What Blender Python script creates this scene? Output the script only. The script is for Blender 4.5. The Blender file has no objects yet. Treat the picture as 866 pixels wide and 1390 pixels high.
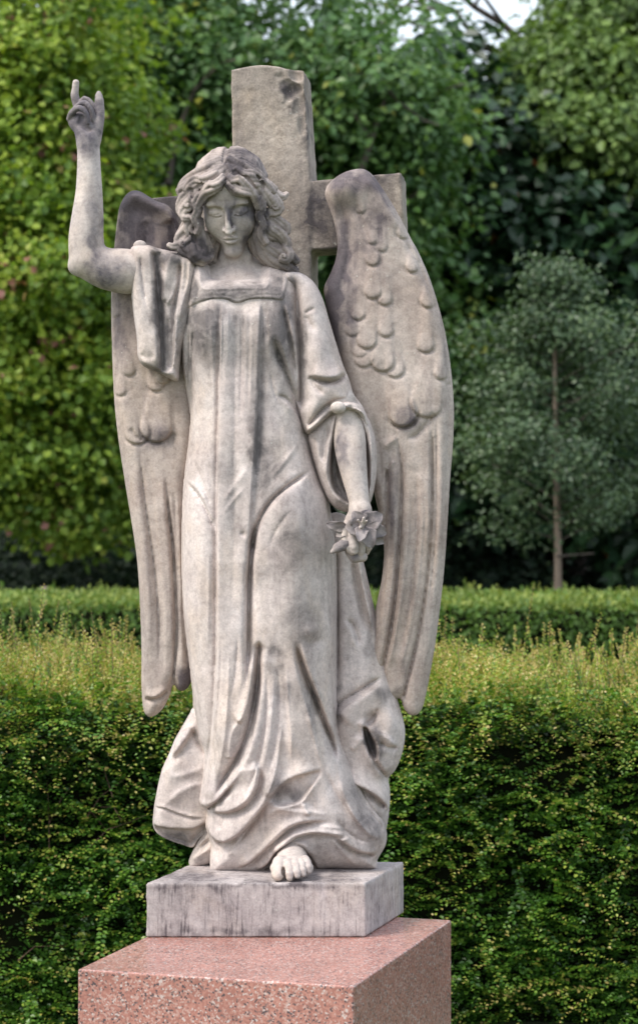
import bpy, math, random, time
import numpy as np
T0 = time.time()
# ---------------------------------------------------------------- units
# The statue is modelled in "mould units" (1 unit = 1.75 mm): X to the right,
# D towards the viewer, Z downwards; to_world() turns that into metres.
S = 0.00175
DIST = 6.0
ZC = 1.75
CX, HY = 433.0, 660.0
F32 = np.float32

def to_world(P):
    P = np.asarray(P, float)
    return np.stack([(P[..., 0] - CX) * S, -P[..., 1] * S, ZC + (HY - P[..., 2]) * S], -1)

def near(x, z, D):
    """mould X,Z of a point seen at photo x,z when it lies D units in front of the statue plane"""
    k = 1 - D * S / DIST
    return CX + (x - CX) * k, HY + (z - HY) * k

def R(a): return math.radians(a)

# ---------------------------------------------------------------- scene helpers
scene = bpy.context.scene
root_col = scene.collection

def tag(o, label=None, cat=None, group=None, kind=None):
    if label: o['label'] = label
    if cat: o['category'] = cat
    if group: o['group'] = group
    if kind: o['kind'] = kind
    return o

def empty(name, loc=(0, 0, 0)):
    o = bpy.data.objects.new(name, None)
    o.empty_display_size = .1
    root_col.objects.link(o); o.location = loc
    return o

def set_parent(o, p):
    if p is not None:
        o.parent = p
        m = p.location.copy(); q = p.parent
        while q is not None:
            m = m + q.location; q = q.parent
        o.location = (-m.x, -m.y, -m.z)

def np_mesh(name, V, Q, mat, parent=None, smooth=True, attrs=None, tri=False, cols=None):
    """V (n,3) world metres, Q (m,4) or (m,3)"""
    V = np.ascontiguousarray(V, F32); Q = np.ascontiguousarray(Q, np.int32)
    me = bpy.data.meshes.new(name)
    k = Q.shape[1]
    me.vertices.add(len(V)); me.vertices.foreach_set('co', V.ravel())
    me.loops.add(Q.size); me.loops.foreach_set('vertex_index', Q.ravel())
    me.polygons.add(len(Q))
    me.polygons.foreach_set('loop_start', np.arange(0, Q.size, k, dtype=np.int32))
    try: me.polygons.foreach_set('loop_total', np.full(len(Q), k, np.int32))
    except Exception: pass
    me.polygons.foreach_set('use_smooth', np.full(len(Q), smooth, bool))
    if attrs:
        for an, av in attrs.items():
            a = me.attributes.new(an, 'FLOAT', 'POINT'); a.data.foreach_set('value', np.ascontiguousarray(av, F32))
    me.update(calc_edges=True)
    me.materials.append(mat)
    o = bpy.data.objects.new(name, me); root_col.objects.link(o)
    set_parent(o, parent)
    return o

# ---------------------------------------------------------------- surface nets on sparse blocks
def surface(F, bb, h, B=8, keep=4.6, chunk=1500):
    x0, x1, d0, d1, z0, z1 = bb
    bs = h * B
    n = [max(1, int(math.ceil((b - a) / bs))) for a, b in ((x0, x1), (d0, d1), (z0, z1))]
    ax = [np.arange(2 * m + 1) * (bs / 2) + o for m, o in zip(n, (x0, d0, z0))]
    g = np.meshgrid(*ax, indexing='ij')
    sh = g[0].shape
    C = F(*[a.ravel() for a in g]).reshape(sh)
    mn = None; sg = None; 
    for i in range(3):
        for j in range(3):
            for k in range(3):
                c = C[i:i + 2 * n[0] - 1:2, j:j + 2 * n[1] - 1:2, k:k + 2 * n[2] - 1:2]
                a = np.abs(c); s_ = c > 0
                if mn is None: mn = a.copy(); an = s_.copy(); al = s_.copy()
                else: np.minimum(mn, a, out=mn); an |= s_; al &= s_
    K = (mn < keep * h) | (an != al)
    blk = np.argwhere(K)
    N = np.array(n) * B + 2
    o = np.arange(B + 1)
    ox, oy, oz = np.meshgrid(o, o, o, indexing='ij')
    ids, pos, m0, mx, my, mz = [], [], [], [], [], []
    for c0 in range(0, len(blk), chunk):
        b = blk[c0:c0 + chunk] * B
        gx = b[:, 0, None, None, None] + ox; gy = b[:, 1, None, None, None] + oy; gz = b[:, 2, None, None, None] + oz
        f = F((gx * h + x0).ravel(), (gy * h + d0).ravel(), (gz * h + z0).ravel()).reshape(gx.shape)
        s = f < 0
        cnt = np.zeros((len(b), B, B, B), np.int8)
        for i in (0, 1):
            for j in (0, 1):
                for k in (0, 1):
                    cnt += s[:, i:i + B, j:j + B, k:k + B]
        act = (cnt > 0) & (cnt < 8)
        w = np.argwhere(act)
        if not len(w): continue
        bi, i, j, k = w.T
        cv = {}
        for a in (0, 1):
            for bb_ in (0, 1):
                for c in (0, 1):
                    cv[a, bb_, c] = f[bi, i + a, j + bb_, k + c]
        P = np.zeros((len(w), 3)); q = np.zeros(len(w))
        for e in range(3):
            for a in (0, 1):
                for c in (0, 1):
                    p = [0, 0, 0]; r = [0, 0, 0]
                    oth = [t for t in range(3) if t != e]
                    p[oth[0]] = r[oth[0]] = a; p[oth[1]] = r[oth[1]] = c; r[e] = 1
                    fa, fb = cv[tuple(p)], cv[tuple(r)]
                    cr = (fa < 0) != (fb < 0)
                    t = np.where(cr, fa / np.where(cr, fa - fb, 1), 0)
                    v = np.tile(np.array(p, float), (len(w), 1)); v[:, e] = t
                    P += v * cr[:, None]; q += cr
        P /= q[:, None]
        G = np.stack([b[bi, 0] + i, b[bi, 1] + j, b[bi, 2] + k], 1)
        pos.append((P + G) * h + np.array([x0, d0, z0]))
        ids.append((G[:, 0] + 1) + (G[:, 1] + 1) * (N[0] + 1) + (G[:, 2] + 1).astype(np.int64) * (N[0] + 1) * (N[1] + 1))
        m0.append(cv[0, 0, 0] < 0); mx.append(cv[1, 0, 0] < 0); my.append(cv[0, 1, 0] < 0); mz.append(cv[0, 0, 1] < 0)
    ids = np.concatenate(ids); pos = np.concatenate(pos)
    m0, mx, my, mz = [np.concatenate(a) for a in (m0, mx, my, mz)]
    ids, u = np.unique(ids, return_index=True)
    pos, m0, mx, my, mz = pos[u], m0[u], mx[u], my[u], mz[u]
    sx, sy, sz = 1, N[0] + 1, (N[0] + 1) * (N[1] + 1)
    def look(a):
        k = np.searchsorted(ids, a); k[k >= len(ids)] = 0
        k[ids[k] != a] = -1
        return k
    Q = []
    for m, a, b in ((mx, sy, sz), (my, sz, sx), (mz, sx, sy)):
        e = np.nonzero(m0 != m)[0]
        i0 = ids[e]
        q = np.stack([e, look(i0 - a), look(i0 - a - b), look(i0 - b)], 1)
        flip = m0[e]
        q[~flip] = q[~flip][:, ::-1]
        q = q[(q >= 0).all(1)]
        Q.append(q)
    return pos, np.concatenate(Q)

def relax(P, Q, it=1, lam=.5):
    if it <= 0: return P
    E = np.concatenate([Q[:, [0, 1]], Q[:, [1, 2]], Q[:, [2, 3]], Q[:, [3, 0]]])
    n = len(P)
    for _ in range(it):
        acc = np.zeros_like(P)
        for c in range(3):
            acc[:, c] = np.bincount(E[:, 0], P[E[:, 1], c], n) + np.bincount(E[:, 1], P[E[:, 0], c], n)
        cnt = np.bincount(E[:, 0], minlength=n) + np.bincount(E[:, 1], minlength=n)
        P = P + lam * (acc / np.maximum(cnt, 1)[:, None] - P)
    return P

# ---------------------------------------------------------------- curves
def spline(pts, step=3.0, closed=False):
    P = np.array(pts, float); n = len(P)
    if n == 2 and not closed:
        m = max(2, int(np.hypot(*(P[1, :2] - P[0, :2])) / step) + 1)
        return P[0] + (P[1] - P[0]) * np.linspace(0, 1, m)[:, None]
    out = []
    rng = range(n if closed else n - 1)
    for i in rng:
        if closed: p0, p1, p2, p3 = P[(i - 1) % n], P[i], P[(i + 1) % n], P[(i + 2) % n]
        else:
            p1, p2 = P[i], P[i + 1]
            p0 = P[i - 1] if i > 0 else 2 * p1 - p2
            p3 = P[i + 2] if i + 2 < n else 2 * p2 - p1
        m = max(1, int(np.linalg.norm((p2 - p1)[:2]) / step))
        t = (np.arange(m) / m)[:, None]
        # centripetal-ish: damp overshoot on uneven spacing
        L = np.linalg.norm((p2 - p1)[:2]) + 1e-6
        t1 = (p2 - p0) * .5; t2 = (p3 - p1) * .5
        for tt in (t1, t2):
            l = np.linalg.norm(tt[:2]) + 1e-6
            if l > L: tt *= L / l
        out.append((2 * t**3 - 3 * t**2 + 1) * p1 + (t**3 - 2 * t**2 + t) * t1 + (-2 * t**3 + 3 * t**2) * p2 + (t**3 - t**2) * t2)
    if not closed: out.append(P[-1:])
    return np.concatenate(out)

def seg_nearest(X, Z, P):
    """distance, signed side (+ = image right when going down), arc parameter, index-interp"""
    best = np.full(X.shape, 1e9); side = np.zeros(X.shape); par = np.zeros(X.shape)
    for i in range(len(P) - 1):
        ax, az = P[i, 0], P[i, 1]; bx, bz = P[i + 1, 0] - ax, P[i + 1, 1] - az
        L2 = bx * bx + bz * bz
        if L2 < 1e-9: continue
        dx, dz = X - ax, Z - az
        t = np.clip((dx * bx + dz * bz) / L2, 0, 1)
        ex, ez = dx - t * bx, dz - t * bz
        d = ex * ex + ez * ez
        m = d < best
        best = np.where(m, d, best)
        side = np.where(m, dx * bz - dz * bx, side)
        par = np.where(m, i + t, par)
    return np.sqrt(best), np.sign(side), par

def sdf_poly(X, Z, P):
    Pc = np.vstack([P, P[:1]])
    d, _, _ = seg_nearest(X, Z, Pc)
    ins = np.zeros(X.shape, bool)
    for i in range(len(Pc) - 1):
        ax, az = Pc[i, :2]; bx, bz = Pc[i + 1, :2]
        if az == bz: continue
        c = ((az > Z) != (bz > Z)) & (X < (bx - ax) * (Z - az) / (bz - az) + ax)
        ins ^= c
    return np.where(ins, -d, d)

def sstep(x): 
    x = np.clip(x, 0, 1); return x * x * (3 - 2 * x)

def bil(A, fx, fz):
    i = np.clip(np.floor(fx).astype(np.int32), 0, A.shape[1] - 2); k = np.clip(np.floor(fz).astype(np.int32), 0, A.shape[0] - 2)
    tx = np.clip(fx - i, 0, 1); tz = np.clip(fz - k, 0, 1)
    return (A[k, i] * (1 - tx) + A[k, i + 1] * tx) * (1 - tz) + (A[k + 1, i] * (1 - tx) + A[k + 1, i + 1] * tx) * tz

def vnoise(X, Z, sx, sz, seed):
    r = np.random.RandomState(seed).rand(257, 257)
    a = (X / sx) % 256; b = (Z / sz) % 256
    i = np.floor(a).astype(int); k = np.floor(b).astype(int)
    t = a - i; u = b - k; t = t * t * (3 - 2 * t); u = u * u * (3 - 2 * u)
    return ((r[k, i] * (1 - t) + r[k, i + 1] * t) * (1 - u) + (r[k + 1, i] * (1 - t) + r[k + 1, i + 1] * t) * u) * 2 - 1

# ---------------------------------------------------------------- carved relief solid
class Relief:
    def __init__(s, poly, mid, T, Rr, Tb=None, rough=.35, seed=1, corr=True, pad=10, closed_spline=True):
        P = np.array(poly, float)
        s.mid = mid
        if corr:
            P = P.copy(); P[:, 0], P[:, 1] = near(P[:, 0], P[:, 1], mid)
        P = spline(P, 4, True) if closed_spline else P
        s.x0, s.z0 = np.floor(P[:, 0].min() - pad), np.floor(P[:, 1].min() - pad)
        s.x1, s.z1 = np.ceil(P[:, 0].max() + pad), np.ceil(P[:, 1].max() + pad)
        s.X, s.Z = np.meshgrid(np.arange(s.x0, s.x1 + 1), np.arange(s.z0, s.z1 + 1))
        # distance on half-resolution grid, then upsampled
        Xc, Zc = np.meshgrid(np.arange(s.x0, s.x1 + 3, 2), np.arange(s.z0, s.z1 + 3, 2))
        sd = sdf_poly(Xc, Zc, P)
        s.sd = bil(sd, (s.X - s.x0) / 2, (s.Z - s.z0) / 2)
        e = -s.sd
        Rz = Rr(s.Z) if callable(Rr) else Rr
        Tz = T(s.X, s.Z) if callable(T) else T
        Tbz = (Tb(s.X, s.Z) if callable(Tb) else Tb) if Tb is not None else Tz
        q = np.clip(e / Rz, 0, 1); prof = np.sqrt(np.maximum(0, 1 - (1 - q) ** 2))
        s.prof = prof
        out = np.minimum(e, 0) * 1.5
        s.out = out
        s.H = Tz * prof
        s.Hb = mid - Tbz * prof - out
        s.m = mid if not callable(mid) else mid
        s.H = mid + s.H
        s.ins = sstep(e / 6)
        s.rough = rough; s.seed = seed
    def at(s, x, z):
        return bil(s.H, np.asarray(x) - s.x0, np.asarray(z) - s.z0)
    def fix(s, P):
        P = np.array(P, float)
        D = s.at(P[:, 0], P[:, 1])
        D = np.clip(D, -150, 150)
        P[:, 0], P[:, 1] = near(P[:, 0], P[:, 1], D)
        return P
    def win(s, P, m):
        i0 = int(max(0, P[:, 0].min() - m - s.x0)); i1 = int(min(s.X.shape[1], P[:, 0].max() + m - s.x0 + 1))
        k0 = int(max(0, P[:, 1].min() - m - s.z0)); k1 = int(min(s.X.shape[0], P[:, 1].max() + m - s.z0 + 1))
        return slice(k0, max(k1, k0)), slice(i0, max(i1, i0))
    def stroke(s, pts, h, wl=4., wr=None, p=2., t0=.18, t1=.18):
        """pts (x,z[,h multiplier]); h height; wl / wr widths on image-left / right side when going down"""
        if wr is None: wr = wl
        P = np.array([tuple(a) + (1.,) * (3 - len(a)) for a in pts], float)
        P = s.fix(P); P = spline(P, 3)
        w = s.win(P, 2.6 * max(wl, wr) + 2)
        X, Z = s.X[w], s.Z[w]
        if X.size == 0: return
        d, sd, par = seg_nearest(X, Z, P)
        n = len(P) - 1
        u = par / n
        hm = np.interp(par, np.arange(n + 1), P[:, 2])
        tp = np.ones_like(u)
        if t0 > 0: tp *= sstep(u / t0 * .95 + .05)
        if t1 > 0: tp *= sstep((1 - u) / t1 * .95 + .05)
        width = np.where(sd > 0, wr, wl) * (.45 + .55 * tp)
        if h < 0: h, p = h * 1.5, min(p, 1.2)
        else: h, p = h * 1.25, min(p, 1.4)
        s.H[w] += h * hm * tp * np.exp(-(d / width) ** p) * s.ins[w]
    def region(s, poly, h, w=4.):
        P = spline(s.fix(poly), 3, True)
        ww = s.win(P, w + 2)
        sd = sdf_poly(s.X[ww], s.Z[ww], P)
        s.H[ww] += h * sstep((-sd + w / 2) / w) * s.ins[ww]
    def bump(s, x, z, rx, rz, h, ang=0):
        (x, z), = s.fix([(x, z)])
        P = np.array([[x, z]]); w = s.win(P, 2.6 * max(rx, rz))
        dx, dz = s.X[w] - x, s.Z[w] - z
        c, n = math.cos(R(ang)), math.sin(R(ang))
        a = dx * c + dz * n; b = -dx * n + dz * c
        s.H[w] += h * np.exp(-((a / rx) ** 2 + (b / rz) ** 2)) * s.ins[w]
    def lobe(s, x, z, w, L, h, ang=0):
        """rounded feather tip whose lowest point is x,z; body runs up by L"""
        (x, z), = s.fix([(x, z)])
        w = w * 1.12; ww = s.win(np.array([[x, z]]), L * 1.5 + w + 6)
        c, n = math.cos(R(ang)), math.sin(R(ang))
        dx, dz = s.X[ww] - x, s.Z[ww] - z
        a = dx * c + dz * n; b = -dx * n + dz * c        # b<0 is up along the feather
        v = -b                                            # 0 at tip .. L at root
        r = np.where(v < w, np.sqrt(np.maximum(0, w * w - (w - np.clip(v, 0, w)) ** 2)), w)
        e = np.where(v < w, w - np.hypot(a, w - v), w - np.abs(a))
        w0 = w; soft = 2.2 + np.clip(v - w * .8, 0, None) * .22
        m = sstep((e + 1) / soft)
        dome = .5 + .5 * np.sqrt(np.clip(e / w, 0, 1))
        L = L * 1.5; fade = np.clip(1 - v / L, 0, 1) ** 1.15
        s.H[ww] += h * .85 * m * dome * fade * s.ins[ww]
        # undercut rim
        s.H[ww] -= h * .6 * np.exp(-((e + 1.5) / 2.0) ** 2) * fade * np.exp(-(v / (w * .9)) ** 2 * (v > 0)) * s.ins[ww]
    def done(s):
        H = s.H + s.rough * (vnoise(s.X, s.Z, 17, 23, s.seed) + .6 * vnoise(s.X, s.Z, 7, 9, s.seed + 1)) * s.ins
        s.Hf = H + s.out
        gz, gx = np.gradient(s.Hf)
        s.g = np.clip(np.sqrt(1 + gx**2 + gz**2), 1, 5)
        s.dmin = s.Hb[s.sd < 0].min() - 4; s.dmax = s.Hf[s.sd < 0].max() + 4
    def F(s, x, d, z):
        fx, fz = x - s.x0, z - s.z0
        H = bil(s.Hf, fx, fz); Hb = bil(s.Hb, fx, fz); g = bil(s.g, fx, fz)
        return np.maximum((d - H) / g, (Hb - d) / np.sqrt(g))
    def bb(s): return (s.x0 + 1, s.x1 - 1, s.dmin, s.dmax, s.z0 + 1, s.z1 - 1)

# ---------------------------------------------------------------- solid primitives
class Solid:
    """list of primitives combined in order; each only evaluated near itself"""
    def __init__(s, margin=14): s.ops = []; s.M = margin; s.lo = np.full(3, 1e9); s.hi = -s.lo
    def _add(s, f, lo, hi, mode, k):
        lo = np.array(lo, float); hi = np.array(hi, float)
        if mode == 'u': s.lo = np.minimum(s.lo, lo); s.hi = np.maximum(s.hi, hi)
        s.ops.append((f, lo - s.M - k, hi + s.M + k, mode, k))
    def cone(s, a, b, ra, rb, k=2., mode='u'):
        a = np.array(a, float); b = np.array(b, float)
        ba = b - a; L2 = max(1e-6, ba @ ba)
        def f(p):
            q = p - a
            t = np.clip(q @ ba / L2, 0, 1)
            return np.sqrt(((q - t[:, None] * ba) ** 2).sum(1)) - (ra + (rb - ra) * t)
        s._add(f, np.minimum(a - ra, b - rb), np.maximum(a + ra, b + rb), mode, k)
    def chain(s, pts, k=2., mode='u', sm=True, step=7.):
        P = np.array(pts, float)
        if sm and len(P) > 2:
            q = P[:, [0, 2, 1, 3]]; q = spline(q, step); P = q[:, [0, 2, 1, 3]]
        for i in range(len(P) - 1):
            s.cone(P[i, :3], P[i + 1, :3], P[i, 3], P[i + 1, 3], k if i == 0 else min(k, 1.5), mode)
    def ell(s, c, r, k=2., mode='u', M=None):
        c = np.array(c, float); r = np.array(r, float)
        def f(p):
            q = p - c
            if M is not None: q = q @ M           # columns = local axes
            k0 = np.sqrt(((q / r) ** 2).sum(1)); k1 = np.sqrt(((q / (r * r)) ** 2).sum(1)) + 1e-9
            return k0 * (k0 - 1) / k1
        m = r.max() if M is not None else r
        s._add(f, c - m, c + m, mode, k)
    def relief(s, rl, k=2.):
        b = rl.bb()
        s._add(lambda p: rl.F(p[:, 0], p[:, 1], p[:, 2]), (b[0], b[2], b[4]), (b[1], b[3], b[5]), 'u', k)
    def custom(s, f, lo, hi, mode='u', k=2.): s._add(f, lo, hi, mode, k)
    def F(s, x, d, z):
        p = np.stack([x, d, z], 1)
        o = np.full(len(p), 40.)
        for f, lo, hi, mode, k in s.ops:
            m = np.nonzero((x > lo[0]) & (x < hi[0]) & (d > lo[1]) & (d < hi[1]) & (z > lo[2]) & (z < hi[2]))[0]
            if not len(m): continue
            v = f(p[m]); a = o[m]
            if mode == 'u':
                if k > 0:
                    h = np.maximum(k - np.abs(a - v), 0) / k
                    o[m] = np.minimum(a, v) - h * h * k * .25
                else: o[m] = np.minimum(a, v)
            elif mode == 's':
                v = -v
                h = np.maximum(k - np.abs(a - v), 0) / max(k, 1e-6)
                o[m] = np.maximum(a, v) + h * h * k * .25
        return o
    def bb(s, e=3):
        return (s.lo[0] - e, s.hi[0] + e, s.lo[1] - e, s.hi[1] + e, s.lo[2] - e, s.hi[2] + e)

def stain_shading_of(P, blobs):
    """weathering map, with shade and light of some folds and hollows painted in: blobs (x,z,rx,rz,strength)"""
    v = np.zeros(len(P))
    if blobs:
        k = 1 - P[:, 1] * S / DIST
        ax = CX + (P[:, 0] - CX) / k; az = HY + (P[:, 2] - HY) / k
        nx = vnoise(P[:, 0], P[:, 2], 11, 15, 5) * 7 + vnoise(P[:, 0], P[:, 2], 4, 6, 6) * 3
        nz = vnoise(P[:, 0], P[:, 2], 13, 19, 7) * 8
        for x, z, rx, rz, a in blobs:
            q = ((ax + nx - x) / rx) ** 2 + ((az + nz - z) / rz) ** 2
            v = v + a * np.exp(-q ** 1.4)
    return np.clip(v, -1, 1)

def carve(name, shape, h, mat, parent, blobs=None, it=1, bb=None):
    t = time.time()
    P, Q = surface(shape.F, bb or shape.bb(), h)
    P = relax(P, Q, it, .45)
    o = np_mesh(name, to_world(P), Q, mat, parent, attrs={'stain_shading': stain_shading_of(P, blobs)})
    print('%-12s verts %7d  %.1fs' % (name, len(P), time.time() - t))
    return o
# ---------------------------------------------------------------- materials
def new_mat(name):
    m = bpy.data.materials.new(name); m.use_nodes = True
    nt = m.node_tree; b = nt.nodes['Principled BSDF']
    return m, nt, b

def N(nt, t, **kw):
    n = nt.nodes.new(t)
    for k, v in kw.items():
        if k.startswith('i_'): n.inputs[k[2:].replace('_', ' ')].default_value = v
        else: setattr(n, k, v)
    return n

def ramp(nt, src, stops):
    r = nt.nodes.new('ShaderNodeValToRGB'); e = r.color_ramp.elements
    while len(e) < len(stops): e.new(.5)
    for i, (p, c) in enumerate(stops):
        e[i].position = p; e[i].color = (*c, 1) if len(c) == 3 else c
    nt.links.new(src, r.inputs[0]); return r

def noise(nt, co, scale, detail=4, rough=.55, dist=0.):
    n = nt.nodes.new('ShaderNodeTexNoise')
    n.inputs['Scale'].default_value = scale; n.inputs['Detail'].default_value = detail
    n.inputs['Roughness'].default_value = rough; n.inputs['Distortion'].default_value = dist
    nt.links.new(co, n.inputs['Vector']); return n

def mapped(nt, co, sc):
    m = nt.nodes.new('ShaderNodeMapping'); m.inputs['Scale'].default_value = sc
    nt.links.new(co, m.inputs['Vector']); return m.outputs[0]

def mixc(nt, fac, a, b, mode='MIX'):
    m = nt.nodes.new('ShaderNodeMix'); m.data_type = 'RGBA'; m.blend_type = mode
    for i, v in ((0, fac), (6, a), (7, b)):
        if hasattr(v, 'node'): nt.links.new(v, m.inputs[i])
        else: m.inputs[i].default_value = v if i == 0 else (*v, 1)
    return m.outputs[2]

def math_(nt, op, a, b=None, clamp=False):
    m = nt.nodes.new('ShaderNodeMath'); m.operation = op; m.use_clamp = clamp
    for i, v in ((0, a), (1, b)):
        if v is None: continue
        if hasattr(v, 'node'): nt.links.new(v, m.inputs[i])
        else: m.inputs[i].default_value = v
    return m.outputs[0]

def stone_mat(name, light, mid, dark, streak=.5, blotch=.5, speck=.35, dash=0., attr=True, bump=.5, seed=0., stain_shading_gain=1.):
    m, nt, b = new_mat(name)
    co = N(nt, 'ShaderNodeNewGeometry').outputs['Position']
    off = nt.nodes.new('ShaderNodeVectorMath'); off.operation = 'ADD'; off.inputs[1].default_value = (seed, seed * .7, seed * 1.3)
    nt.links.new(co, off.inputs[0]); co = off.outputs[0]
    n1 = noise(nt, co, 5.5, 6, .6, .6)                        # broad patches
    n2 = noise(nt, mapped(nt, co, (38, 38, 5)), 1.0, 5, .6)    # rain streaks
    n3 = noise(nt, co, 210, 3, .6)                            # grain
    n4 = noise(nt, co, 17, 6, .65, 1.)                        # mid blotches
    base = ramp(nt, n1.outputs[0], [(.35, mid), (.62, light)]).outputs[0]
    n5 = noise(nt, mapped(nt, co, (1, 1, .55)), 11, 5, .6, .8); n6 = noise(nt, mapped(nt, co, (1.3, 1, .6)), 7.3, 5, .6, .5)
    base = mixc(nt, math_(nt, 'MULTIPLY', ramp(nt, n5.outputs[0], [(.50, (0, 0, 0)), (.70, (1, 1, 1))]).outputs[0], .4), base, tuple(x * y for x, y in zip(mid, (.78, .77, .84))))
    base = mixc(nt, math_(nt, 'MULTIPLY', ramp(nt, n6.outputs[0], [(.50, (0, 0, 0)), (.70, (1, 1, 1))]).outputs[0], .4), base, tuple(x * y for x, y in zip(light, (1.0, .90, .76))))
    s = ramp(nt, n2.outputs[0], [(.50, (0, 0, 0)), (.72, (1, 1, 1))]).outputs[0]
    s = math_(nt, 'MULTIPLY', s, streak)
    bl = ramp(nt, n4.outputs[0], [(.52, (0, 0, 0)), (.75, (1, 1, 1))]).outputs[0]
    bl = math_(nt, 'MULTIPLY', bl, blotch)
    tot = math_(nt, 'ADD', s, bl)
    if dash:
        n7 = noise(nt, mapped(nt, co, (170, 170, 16)), 1.0, 3, .6)
        dm = math_(nt, 'MULTIPLY', ramp(nt, n7.outputs[0], [(.52, (0, 0, 0)), (.64, (1, 1, 1))]).outputs[0], ramp(nt, n4.outputs[0], [(.35, (.1, .1, .1)), (.65, (1, 1, 1))]).outputs[0])
        tot = math_(nt, 'ADD', tot, math_(nt, 'MULTIPLY', dm, dash))
    if attr:
        a = nt.nodes.new('ShaderNodeAttribute'); a.attribute_name = 'stain_shading'
        # stain carries its own ragged edge
        w = math_(nt, 'MULTIPLY', math_(nt, 'ADD', math_(nt, 'MULTIPLY', n4.outputs[0], 2.6), .15), a.outputs['Fac'])
        tot = math_(nt, 'ADD', tot, math_(nt, 'MULTIPLY', w, stain_shading_gain), clamp=True)
    tot = math_(nt, 'MINIMUM', math_(nt, 'MAXIMUM', tot, 0.), .95)
    c = mixc(nt, tot, base, dark)
    g = ramp(nt, n3.outputs[0], [(.3, (.72, .72, .72)), (.7, (1.18, 1.18, 1.18))]).outputs[0]
    c = mixc(nt, speck, c, mixc(nt, 1., c, g, 'MULTIPLY'))
    n8 = noise(nt, co, 62, 5, .7, .4)
    c = mixc(nt, .8, c, mixc(nt, 1., c, ramp(nt, n8.outputs[0], [(.32, (.74, .72, .72)), (.5, (1, 1, 1)), (.68, (1.16, 1.15, 1.14))]).outputs[0], 'MULTIPLY'))
    # pin-head lichen
    v = nt.nodes.new('ShaderNodeTexVoronoi'); v.inputs['Scale'].default_value = 60; nt.links.new(co, v.inputs['Vector'])
    lm = math_(nt, 'MULTIPLY', math_(nt, 'LESS_THAN', v.outputs['Distance'], .13), math_(nt, 'GREATER_THAN', noise(nt, co, 9, 2).outputs[0], .58))
    c = mixc(nt, math_(nt, 'MULTIPLY', lm, .35), c, (.55, .54, .48))
    nt.links.new(c, b.inputs['Base Color'])
    b.inputs['Roughness'].default_value = .86
    b.inputs['Specular IOR Level'].default_value = .25
    bp = nt.nodes.new('ShaderNodeBump'); bp.inputs['Strength'].default_value = bump; bp.inputs['Distance'].default_value = .0016
    h = math_(nt, 'ADD', math_(nt, 'MULTIPLY', n3.outputs[0], .5), noise(nt, co, 60, 5, .7).outputs[0])
    nt.links.new(h, bp.inputs['Height']); nt.links.new(bp.outputs[0], b.inputs['Normal'])
    return m

M_ROBE = stone_mat('carved_marble', (.63, .56, .53), (.48, .41, .38), (.135, .12, .118), .3, .12, .45)
M_WING = stone_mat('carved_marble_wing', (.49, .42, .375), (.37, .30, .262), (.11, .092, .10), .4, .22, .5, seed=3.)
M_SKIN = stone_mat('carved_marble_smooth', (.58, .52, .485), (.45, .385, .35), (.12, .108, .125), .12, .25, .35, seed=7.)
M_HAIR = stone_mat('carved_marble_hair', (.47, .40, .365), (.29, .245, .225), (.07, .06, .066), .2, .5, .4, seed=11.)
M_CROSS = stone_mat('weathered_cross_stone', (.40, .345, .295), (.27, .23, .195), (.075, .065, .068), .35, .5, .75, seed=15., bump=1.)
M_PLINTH = stone_mat('streaked_plinth_stone', (.50, .45, .435), (.39, .345, .335), (.10, .085, .09), .35, .2, .5, .62, seed=19., bump=.7)

def granite_mat():
    m, nt, b = new_mat('polished_red_granite')
    co = N(nt, 'ShaderNodeNewGeometry').outputs['Position']
    v = nt.nodes.new('ShaderNodeTexVoronoi'); v.inputs['Scale'].default_value = 260; nt.links.new(co, v.inputs['Vector'])
    sp = nt.nodes.new('ShaderNodeSeparateColor'); nt.links.new(v.outputs['Color'], sp.inputs[0])
    c = ramp(nt, sp.outputs[0], [(0., (.09, .07, .075)), (.08, (.20, .13, .12)), (.13, (.34, .155, .125)), (.5, (.42, .205, .165)), (.78, (.46, .29, .25)), (.93, (.52, .43, .40))])
    c.color_ramp.interpolation = 'CONSTANT'
    n = noise(nt, co, 9, 3)
    k = ramp(nt, n.outputs[0], [(.3, (.85, .85, .85)), (.7, (1.1, 1.1, 1.1))]).outputs[0]
    nt.links.new(mixc(nt, 1., c.outputs[0], k, 'MULTIPLY'), b.inputs['Base Color'])
    b.inputs['Roughness'].default_value = .28
    return m
M_GRANITE = granite_mat()
# ================================================================ the angel
def rep(f, seq): 
    for a in seq: f(*a)

angel = empty('angel_statue', (0.0, 0.03, ZC + (HY - 1182) * S))
tag(angel, 'pale weathered winged angel in a long robe, one arm raised, standing on the plinth', 'statue')

# ---------------------------------------------------------------- robe (front body, skirts and hems)
def lerpT(tab):
    zs = [a for a, _ in tab]; ts = [b for _, b in tab]
    return lambda X, Z: np.interp(Z, zs, ts)
robe_poly = [(262, 352), (285, 350), (318, 352), (350, 353), (385, 362), (408, 372), (424, 400), (426, 480), (424, 560),
             (433, 630), (447, 685), (455, 740), (457, 800), (457, 880), (458, 950), (463, 1000), (478, 1040), (500, 1085),
             (522, 1120), (524, 1145), (512, 1168), (511, 1179), (480, 1180), (440, 1179), (395, 1184), (345, 1187), (300, 1186),
             (287, 1182), (285, 1165), (287, 1150), (284, 1138), (279, 1120), (281, 1102), (271, 1090), (272, 1078), (276, 1050), (277, 1020), (271, 1000),
             (264, 960), (261, 935), (256, 890), (250, 840), (247, 780), (247, 710), (250, 650), (256, 600), (258, 560), (248, 500), (244, 440), (246, 380)]
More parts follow.
